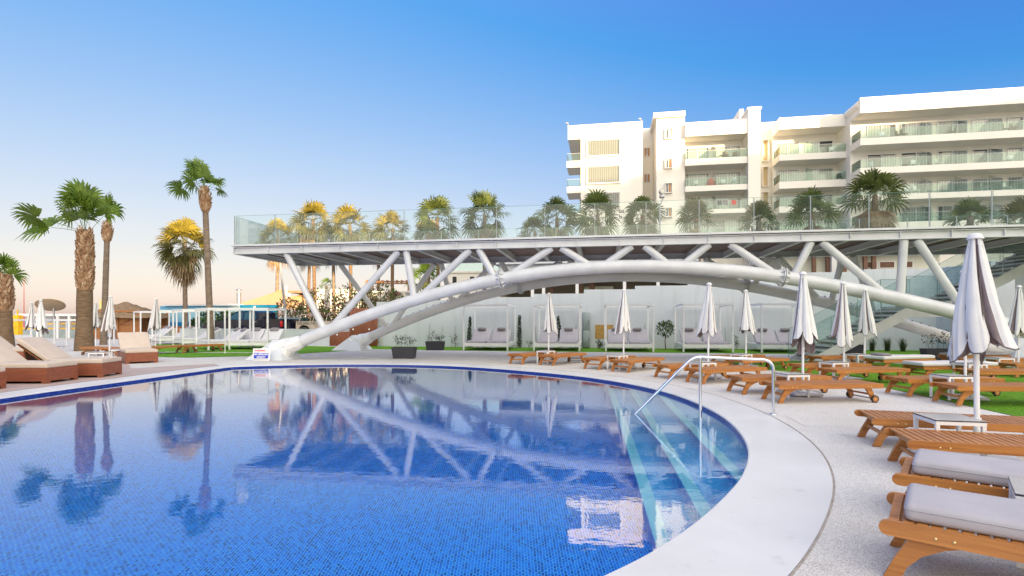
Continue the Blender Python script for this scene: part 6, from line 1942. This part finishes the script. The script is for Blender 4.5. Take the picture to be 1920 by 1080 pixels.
# ================================================================== BOX DAYBEDS
def make_boxbed(back=1.0):
    root = empty('box_daybed', cat='daybed'); W_ = .95; L = 2.05; h = .36
    # foot at x=0, runs to -x
    mb = MB()
    for (x0, x1, y0, y1) in ((-.045, 0, -W_/2, W_/2), (-L, -L + .045, -W_/2, W_/2)): mb.bb(x0, x1, y0, y1, .055, h)
    mb.bb(-L + .046, -.046, -W_/2, -W_/2 + .04, .055, h - .001); mb.bb(-L + .046, -.046, W_/2 - .04, W_/2, .055, h - .001)
    mb.bb(-L + .046, -.046, -W_/2 + .041, W_/2 - .041, h - .06, h - .02)
    mb.build('box', MT['redwood'], root)
    for x in (-.06, -L + .06):
        for y in (-W_/2 + .06, W_/2 - .06):
            mb = MB(); mb.bb(x - .058, x + .058, y - .058, y + .058, 0, .0545); mb.build('leg', MT['redwood'], root)
    bm_obj(cushion_mesh(1.22, W_ - .01, .12, .028, 6), 'seat_cushion', MT['cushion_beige'], root).location = (-.61, 0, h + .06)
    Lb = .92 * back; th = R(38)
    b = bm_obj(cushion_mesh(Lb, W_ - .01, .12, .028, 7), 'back_cushion', MT['cushion_beige'], root)
    b.rotation_euler = (0, th, 0); b.location = (-1.24 - Lb/2 * math.cos(th), 0, h + .06 + Lb/2 * math.sin(th) + .02)
    mb = MB(); M_ = Matrix.Translation((-1.26 - Lb/2 * math.cos(th), 0, h - .035 + Lb/2 * math.sin(th))) @ Matrix.Rotation(th, 4, 'Y')
    mb.box((0, 0, 0), (Lb * .95, W_ - .06, .025), 0, 0, M_); mb.build('back_board', MT['teak_dark'], root)
    mb = MB(); mb.bb(-1.9, -1.86, -.3, .3, h - .02, h + .38 * back); mb.build('back_prop', MT['teak_dark'], root)
    return root
BX = Proto(make_boxbed())
G_B = 'wooden box daybeds by the pool'
p = gr(82.5, 720); 
for x, y, an, lab in ((-10.93, 12.98, 2, 'red wooden box daybed with sand cushions between a cut off one and the stout palm'),
   (-10.75, 14.35, 10, 'red wooden box daybed with raised sand backrest, just before the stout palm'),
   (-11.1, 11.25, 2, 'red wooden box daybed cut off by the picture edge'),
   (-17.3, 19.55, 4, 'red wooden box daybed behind the backrests, near the kiosk'),
   (-12.8, 18.45, -47, 'red wooden box daybed facing the pool at the start of the lawn')):
    BX.put((x, y, .006 if x > -13 or y > 19 else .006), R(an), lab, G_B)

# ================================================================== POOL HANDRAIL
t = empty('pool_handrail', (0,0,0), 0, 'bent stainless steel handrail leading down into the pool steps', 'handrail')
zt = .90
A = Vector((1.85, 8.98, -.30)); Bp = Vector((2.86, 8.72, .80)); C_ = Vector((4.15, 8.47, 0))
pts = [A + (Bp - A) * (i / 6) for i in range(7)]
d1 = (Bp - A).normalized(); d2 = Vector((4.02 - 3.05, 8.50 - 8.68, -.035)).normalized()
P1 = Bp; P2 = Vector((3.06, 8.68, zt))
for i in range(1, 6):
    s_ = i / 6; q = P1 + d1 * .12; pts.append(P1 * (1-s_)**2 + q * 2*s_*(1-s_) + P2 * s_*s_)
pts.append(P2); E1 = Vector((3.98, 8.505, zt - .03)); pts.append(E1)
E2 = Vector((4.15, 8.47, zt - .22)); cc = Vector((4.15, 8.47, zt - .03))
for i in range(1, 7):
    s_ = i / 6; pts.append(E1 * (1-s_)**2 + cc * 2*s_*(1-s_) + E2 * s_*s_)
pts.append(Vector((4.15, 8.47, .005)))
mb = MB(); mb.tube(pts, .0235, 14); mb.build('rail', MT['chrome'], t)
mb = MB(); mb.tube([(3.06, 8.665, -.219), (3.06, 8.665, zt - .015)], .0235, 14); mb.build('support_post', MT['chrome'], t)
mb = MB(); mb.lathe([(.0,.012),(.05,.010),(.055,.0)], (4.15, 8.47, .004), 18); mb.build('floor_flange', MT['chrome'], t)
mb = MB(); mb.lathe([(.0,.012),(.05,.010),(.055,.0)], (3.06, 8.665, -.217), 18); mb.build('floor_flange', MT['chrome'], t)

# ================================================================== VEHICLES
def wheel(parent, x, y, r, w_=.24):
    M_ = Matrix.Translation((x, y, r)) @ Matrix.Rotation(PI/2, 4, 'X')
    wh = empty('wheel', (0,0,0)); wh.parent = parent
    q = MB().lathe([(r*.62,-w_/2),(r*.93,-w_/2),(r,-w_/2+.04),(r,w_/2-.04),(r*.93,w_/2),(r*.62,w_/2),(r*.62,-w_/2)], n=24)
    mb = MB(); mb.add([M_ @ Vector(v) for v in q.v], q.f, 0, True); mb.build('tyre', MT['tyre'], wh)
    q = MB().lathe([(0,w_/2-.05),(r*.2,w_/2-.03),(r*.25,w_/2-.07),(r*.55,w_/2-.06),(r*.63,w_/2-.01),(r*.63,-w_/2+.01),(0,-w_/2+.05)], n=20, smooth=False)
    mb = MB(); mb.add([M_ @ Vector(v) for v in q.v], q.f)
    for k in range(5):
        a = 2*PI*k/5; mb.tube([M_ @ Vector((r*.2*math.cos(a), r*.2*math.sin(a), w_/2-.035)), M_ @ Vector((r*.58*math.cos(a), r*.58*math.sin(a), w_/2-.03))], .03, 5)
    mb.build('rim', MT['alloy'], wh)
    return wh
A = at(401, 0, 38.5); Bq = at(546, 0, 36.8)
v = Bq - A; v.z = 0
pk = empty('pickup_truck', (A.x + v.x/2, A.y + v.y/2, .255), math.atan2(v.y, v.x), 'glossy navy black pickup truck parked behind the low white wall', 'pickup truck')
s = v.length / 5.75
def body_prism(mb, poly, w_, inset=0):
    mb.prism([(p[0]*s, p[1]) for p in poly], -w_/2, w_/2)
mb = MB()
lower = [(-2.87,.42),(-2.87,.80),(-2.80,1.02),(-2.55,1.10),(-1.45,1.20),(-.9,1.24),(2.85,1.30),(2.87,.5),(2.36,.46)]
for k in range(9): a = PI * k / 8; lower.append((1.85 + .46*math.cos(a), .40 + .46*math.sin(a)))
lower += [(1.38,.40),(-1.42,.40)]
for k in range(9): a = PI * k / 8; lower.append((-1.88 + .46*math.cos(a), .40 + .46*math.sin(a)))
lower.append((-2.36,.42))
body_prism(mb, lower, 1.95)
mb.build('body', MT['carblack'], pk)
mb = MB(); vs = []
cabp = [(-1.5,1.21),(-.62,1.80),(-.35,1.86),(.95,1.86),(1.12,1.75),(1.2,1.25)]
for p in cabp: vs.append((p[0]*s, -.93 + (p[1]-1.2)*.22, p[1]))
for p in cabp: vs.append((p[0]*s, .93 - (p[1]-1.2)*.22, p[1]))
mb.add(vs, [(i, (i+1)%6, 6+(i+1)%6, 6+i) for i in range(6)] + [(5,4,3,2,1,0),(6,7,8,9,10,11)])
mb.build('cab', MT['carblack'], pk)
for poly in ([(-1.15,1.27),(-.52,1.74),(.02,1.78),(.02,1.27)], [(.14,1.27),(.14,1.78),(.88,1.76),(1.0,1.30)]):
    for sy in (-1, 1):
        mb = MB(); vs = [(p[0]*s, sy*(.945 - (p[1]-1.2)*.22), p[1]) for p in poly] + [(p[0]*s, sy*(.925 - (p[1]-1.2)*.22), p[1]) for p in poly]
        mb.add(vs, [(0,1,2,3),(7,6,5,4),(0,4,5,1),(1,5,6,2),(2,6,7,3),(3,7,4,0)]); mb.build('side_window', MT['carglass'], pk)
mb = MB(); mb.add([(-1.47*s,-.85,1.25),(-1.47*s,.85,1.25),(-.66*s,.74,1.79),(-.66*s,-.74,1.79),(-1.49*s,-.85,1.26),(-1.49*s,.85,1.26),(-.68*s,.74,1.80),(-.68*s,-.74,1.80)], [(0,1,2,3),(4,7,6,5),(0,4,5,1),(1,5,6,2),(2,6,7,3),(3,7,4,0)]); mb.build('windscreen', MT['carglass'], pk)
for sy in (-1, 1):
    for x in (-1.88, 1.85): wheel(pk, x*s, sy*.86, .40)
    mb = MB(); mb.rboxm(Matrix.Translation((-2.84*s, sy*.80, .86)), (.12,.3,.24), .03, 2); mb.build('headlight', MT['head_lens'], pk)
    mb = MB(); mb.rboxm(Matrix.Translation((2.82*s, sy*.93, .98)), (.16,.12,.42), .02, 2); mb.build('tail_light', MT['red_lens'], pk)
    mb = MB(); mb.rboxm(Matrix.Translation((-1.0*s, sy*1.08, 1.33)), (.14,.2,.2), .04, 2); mb.build('wing_mirror', MT['carblack'], pk)
    for x in (-.05, 1.0): mb = MB(); mb.rboxm(Matrix.Translation((x*s, sy*.985, 1.12)), (.2,.03,.045), .01, 1); mb.build('door_handle', MT['alloy'], pk)
    mb = MB(); mb.bb(-1.36*s, 1.32*s, sy*.98-.008, sy*.98+.008, .60, .64); mb.build('side_trim', MT['alloy'], pk)
    mb = MB(); mb.tube([(-1.4*s, sy*.93, .36), (1.36*s, sy*.93, .36)], .045, 8); mb.build('side_step', MT['alloy'], pk)
mb = MB(); mb.rboxm(Matrix.Translation((-2.9*s, 0, .56)), (.2,1.9,.24), .05, 2); mb.build('front_bumper', MT['alloy'], pk)
mb = MB(); mb.rboxm(Matrix.Translation((2.93*s, 0, .56)), (.16,1.9,.2), .04, 2); mb.build('rear_bumper', MT['alloy'], pk)
mb = MB(); mb.bb(-2.90*s, -2.86*s, -.6, .6, .72, 1.0); mb.build('grille', MT['ferrous'], pk)
mb = MB(); mb.bb(1.3*s, 2.75*s, -.8, .8, 1.302, 1.31); mb.build('load_bed', MT['dark'], pk)
# open topped jeep, beige camouflage
A = at(593, 0, 37.6)
jp = empty('open_jeep', (A.x, 37.6, .255), R(-8), 'beige camouflage open jeep with roll bars behind the bridge strut foot', 'jeep')
mb = MB()
low = [(-1.05,.55),(-1.05,1.14),(1.7,1.18),(1.72,.98),(2.5,.95),(2.55,.55),(2.12,.50)]
for k in range(9): a = PI*k/8; low.append((1.7 + .42*math.cos(a), .50 + .38*math.sin(a)))
low += [(1.24,.5),(-.02,.5)]
for k in range(9): a = PI*k/8; low.append((-.45 + .42*math.cos(a), .50 + .40*math.sin(a)))
low.append((-.9,.5))
mb.prism(low, -.85, .85); mb.build('body', MT['camo'], jp)
for x in (-.45, 1.7):
    for sy in (-1, 1): wheel(jp, x, sy*.75, .38, .26)
mb = MB()
for x in (-.75, .25, 1.2):
    mb.tube([(x-.12,-.72,1.14),(x,-.70,1.62),(x,.70,1.62),(x-.12,.72,1.14)], .03, 8)
mb.tube([(-.75,-.7,1.60),(.25,-.7,1.60)], .025, 6); mb.build('roll_bar', MT['camo'], jp)
mb = MB(); mb.tube([(1.55,-.75,1.17),(1.3,-.72,1.68),(1.3,.72,1.68),(1.55,.75,1.17)], .025, 6); mb.build('windscreen_frame', MT['camo'], jp)
for y in (-.4, .4):
    mb = MB(); mb.rboxm(Matrix.Translation((.75, y, 1.2)), (.5,.5,.2), .05, 2); mb.rboxm(Matrix.Translation((.5, y, 1.4)), (.12,.5,.4), .04, 2); mb.build('seat', MT['dark'], jp)
text('SGUAPCHE', .26, (-.98, -.853, .93), MT['letter'], jp, 'side_lettering', (PI/2,0,0), .004, .002, 1.35, 'LEFT')
mb = MB(); mb.rboxm(Matrix.Translation((2.5, 0, .82)), (.08,1.2,.2), .02, 1); mb.build('grille', MT['dark'], jp)
for sy in (-1, 1): mb = MB(); mb.rboxm(Matrix.Translation((2.54, sy*.65, .84)), (.06,.2,.2), .05, 2); mb.build('headlight', MT['head_lens'], jp)
# dark hatchback seen end-on between pickup and jeep
A = at(559, 0, 39.4)
ht = empty('dark_hatchback', (A.x, 39.4, .255), R(92), 'dark grey car seen from behind between pickup and jeep', 'car')
mb = MB()
cp = [(-1.9,.35),(-1.95,.8),(-1.85,.98),(-1.0,1.0),(-.4,1.0),(1.9,.95),(2.0,.4)]
mb.prism(cp, -.84, .84); mb.build('body', MT['carblack'], ht)
mb = MB(); vs = []; cb = [(-1.85,.985),(-1.6,1.42),(.1,1.46),(.9,.985)]
for p in cb: vs.append((p[0], -.80 + (p[1]-1)*.3, p[1]))
for p in cb: vs.append((p[0], .80 - (p[1]-1)*.3, p[1]))
mb.add(vs, [(i,(i+1)%4,4+(i+1)%4,4+i) for i in range(4)] + [(3,2,1,0),(4,5,6,7)]); mb.build('cab', MT['carglass'], ht)
for x in (-1.3, 1.3):
    for sy in (-1, 1): wheel(ht, x, sy*.76, .31, .2)
mb = MB(); mb.bb(-1.98,-1.955,-.26,.26,.62,.74); mb.build('number_plate', MT['signwhite'], ht)
for sy in (-1, 1): mb = MB(); mb.rboxm(Matrix.Translation((-1.93, sy*.7, .82)), (.08,.22,.2), .03, 2); mb.build('tail_light', MT['red_lens'], ht)

# ================================================================== LIGHT
w = bpy.data.worlds.new('World'); sc.world = w; w.use_nodes = True
nt = w.node_tree; nt.nodes.clear()
out = nt.nodes.new('ShaderNodeOutputWorld'); bg = nt.nodes.new('ShaderNodeBackground')
sky = nt.nodes.new('ShaderNodeTexSky'); sky.sky_type = 'NISHITA'; sky.sun_disc = False
sky.sun_elevation = R(SUN_EL)
sky.sun_rotation = R(180 - SUN_AZ)
sky.altitude = SKY_ALT; sky.air_density = SKY_AIR; sky.dust_density = SKY_DUST; sky.ozone_density = SKY_OZ
# the physical sky graded like a photographic print: a soft shoulder per channel, plus light added sunward and overhead to lift the shade
sep = nt.nodes.new('ShaderNodeSeparateColor'); nt.links.new(sky.outputs[0], sep.inputs[0])
cmb = nt.nodes.new('ShaderNodeCombineColor')
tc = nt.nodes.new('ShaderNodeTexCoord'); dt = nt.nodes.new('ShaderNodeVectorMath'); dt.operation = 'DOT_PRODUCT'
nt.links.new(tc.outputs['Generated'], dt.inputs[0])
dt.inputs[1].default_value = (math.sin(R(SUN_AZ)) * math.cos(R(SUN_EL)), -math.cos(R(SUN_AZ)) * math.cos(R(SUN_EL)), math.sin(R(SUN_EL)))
sunward_fill = mth(nt, 'POWER', mth(nt, 'MAXIMUM', mth(nt, 'ADD', mth(nt, 'MULTIPLY', dt.outputs['Value'], 0.95), 0.05), 0.0), 1.2)
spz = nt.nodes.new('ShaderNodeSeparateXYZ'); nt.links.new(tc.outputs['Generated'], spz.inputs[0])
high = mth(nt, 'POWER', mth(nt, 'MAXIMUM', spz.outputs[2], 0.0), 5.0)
for i, (top, black, width, toe, glow, overhead_fill) in enumerate(SKY_GRADE):
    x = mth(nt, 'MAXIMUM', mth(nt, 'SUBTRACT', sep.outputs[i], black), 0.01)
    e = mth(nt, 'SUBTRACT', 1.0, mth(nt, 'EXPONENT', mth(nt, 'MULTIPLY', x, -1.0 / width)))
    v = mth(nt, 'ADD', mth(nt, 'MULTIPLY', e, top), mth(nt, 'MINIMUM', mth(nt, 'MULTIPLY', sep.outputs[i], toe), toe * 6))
    v = mth(nt, 'ADD', v, mth(nt, 'ADD', mth(nt, 'MULTIPLY', sunward_fill, glow), mth(nt, 'MULTIPLY', high, overhead_fill)))
    if i == 0: red = v
    if i == 2: v = mth(nt, 'SUBTRACT', v, mth(nt, 'MULTIPLY', mth(nt, 'MINIMUM', mth(nt, 'POWER', mth(nt, 'MAXIMUM', red, 0.0), 3.0), 1.0), 0.14))
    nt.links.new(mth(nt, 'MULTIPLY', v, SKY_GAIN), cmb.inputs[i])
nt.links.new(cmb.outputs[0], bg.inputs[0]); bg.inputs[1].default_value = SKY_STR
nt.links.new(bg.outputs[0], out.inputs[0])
ld = bpy.data.lights.new('sun', 'SUN'); ld.energy = SUN_STR; ld.angle = R(0.5); ld.color = SUN_COL
lo = bpy.data.objects.new('sun', ld); COL.objects.link(lo)
dirv = Vector((-math.sin(R(SUN_AZ)) * math.cos(R(SUN_EL)), math.cos(R(SUN_AZ)) * math.cos(R(SUN_EL)), -math.sin(R(SUN_EL))))
lo.rotation_euler = dirv.to_track_quat('-Z', 'Y').to_euler()
sc.view_settings.view_transform = 'Standard'; sc.view_settings.look = 'None'; sc.view_settings.gamma = 1.0
sc.view_settings.exposure = EXPO
sc.render.engine = 'CYCLES'
cy = sc.cycles
cy.use_denoising = True
try: cy.denoiser = 'OPENIMAGEDENOISE'
except Exception: pass
cy.max_bounces = 16; cy.diffuse_bounces = 6; cy.glossy_bounces = 7; cy.transmission_bounces = 8; cy.transparent_max_bounces = 24
cy.caustics_refractive = True; cy.caustics_reflective = True
cy.sample_clamp_indirect = 8.0
sc.render.film_transparent = False
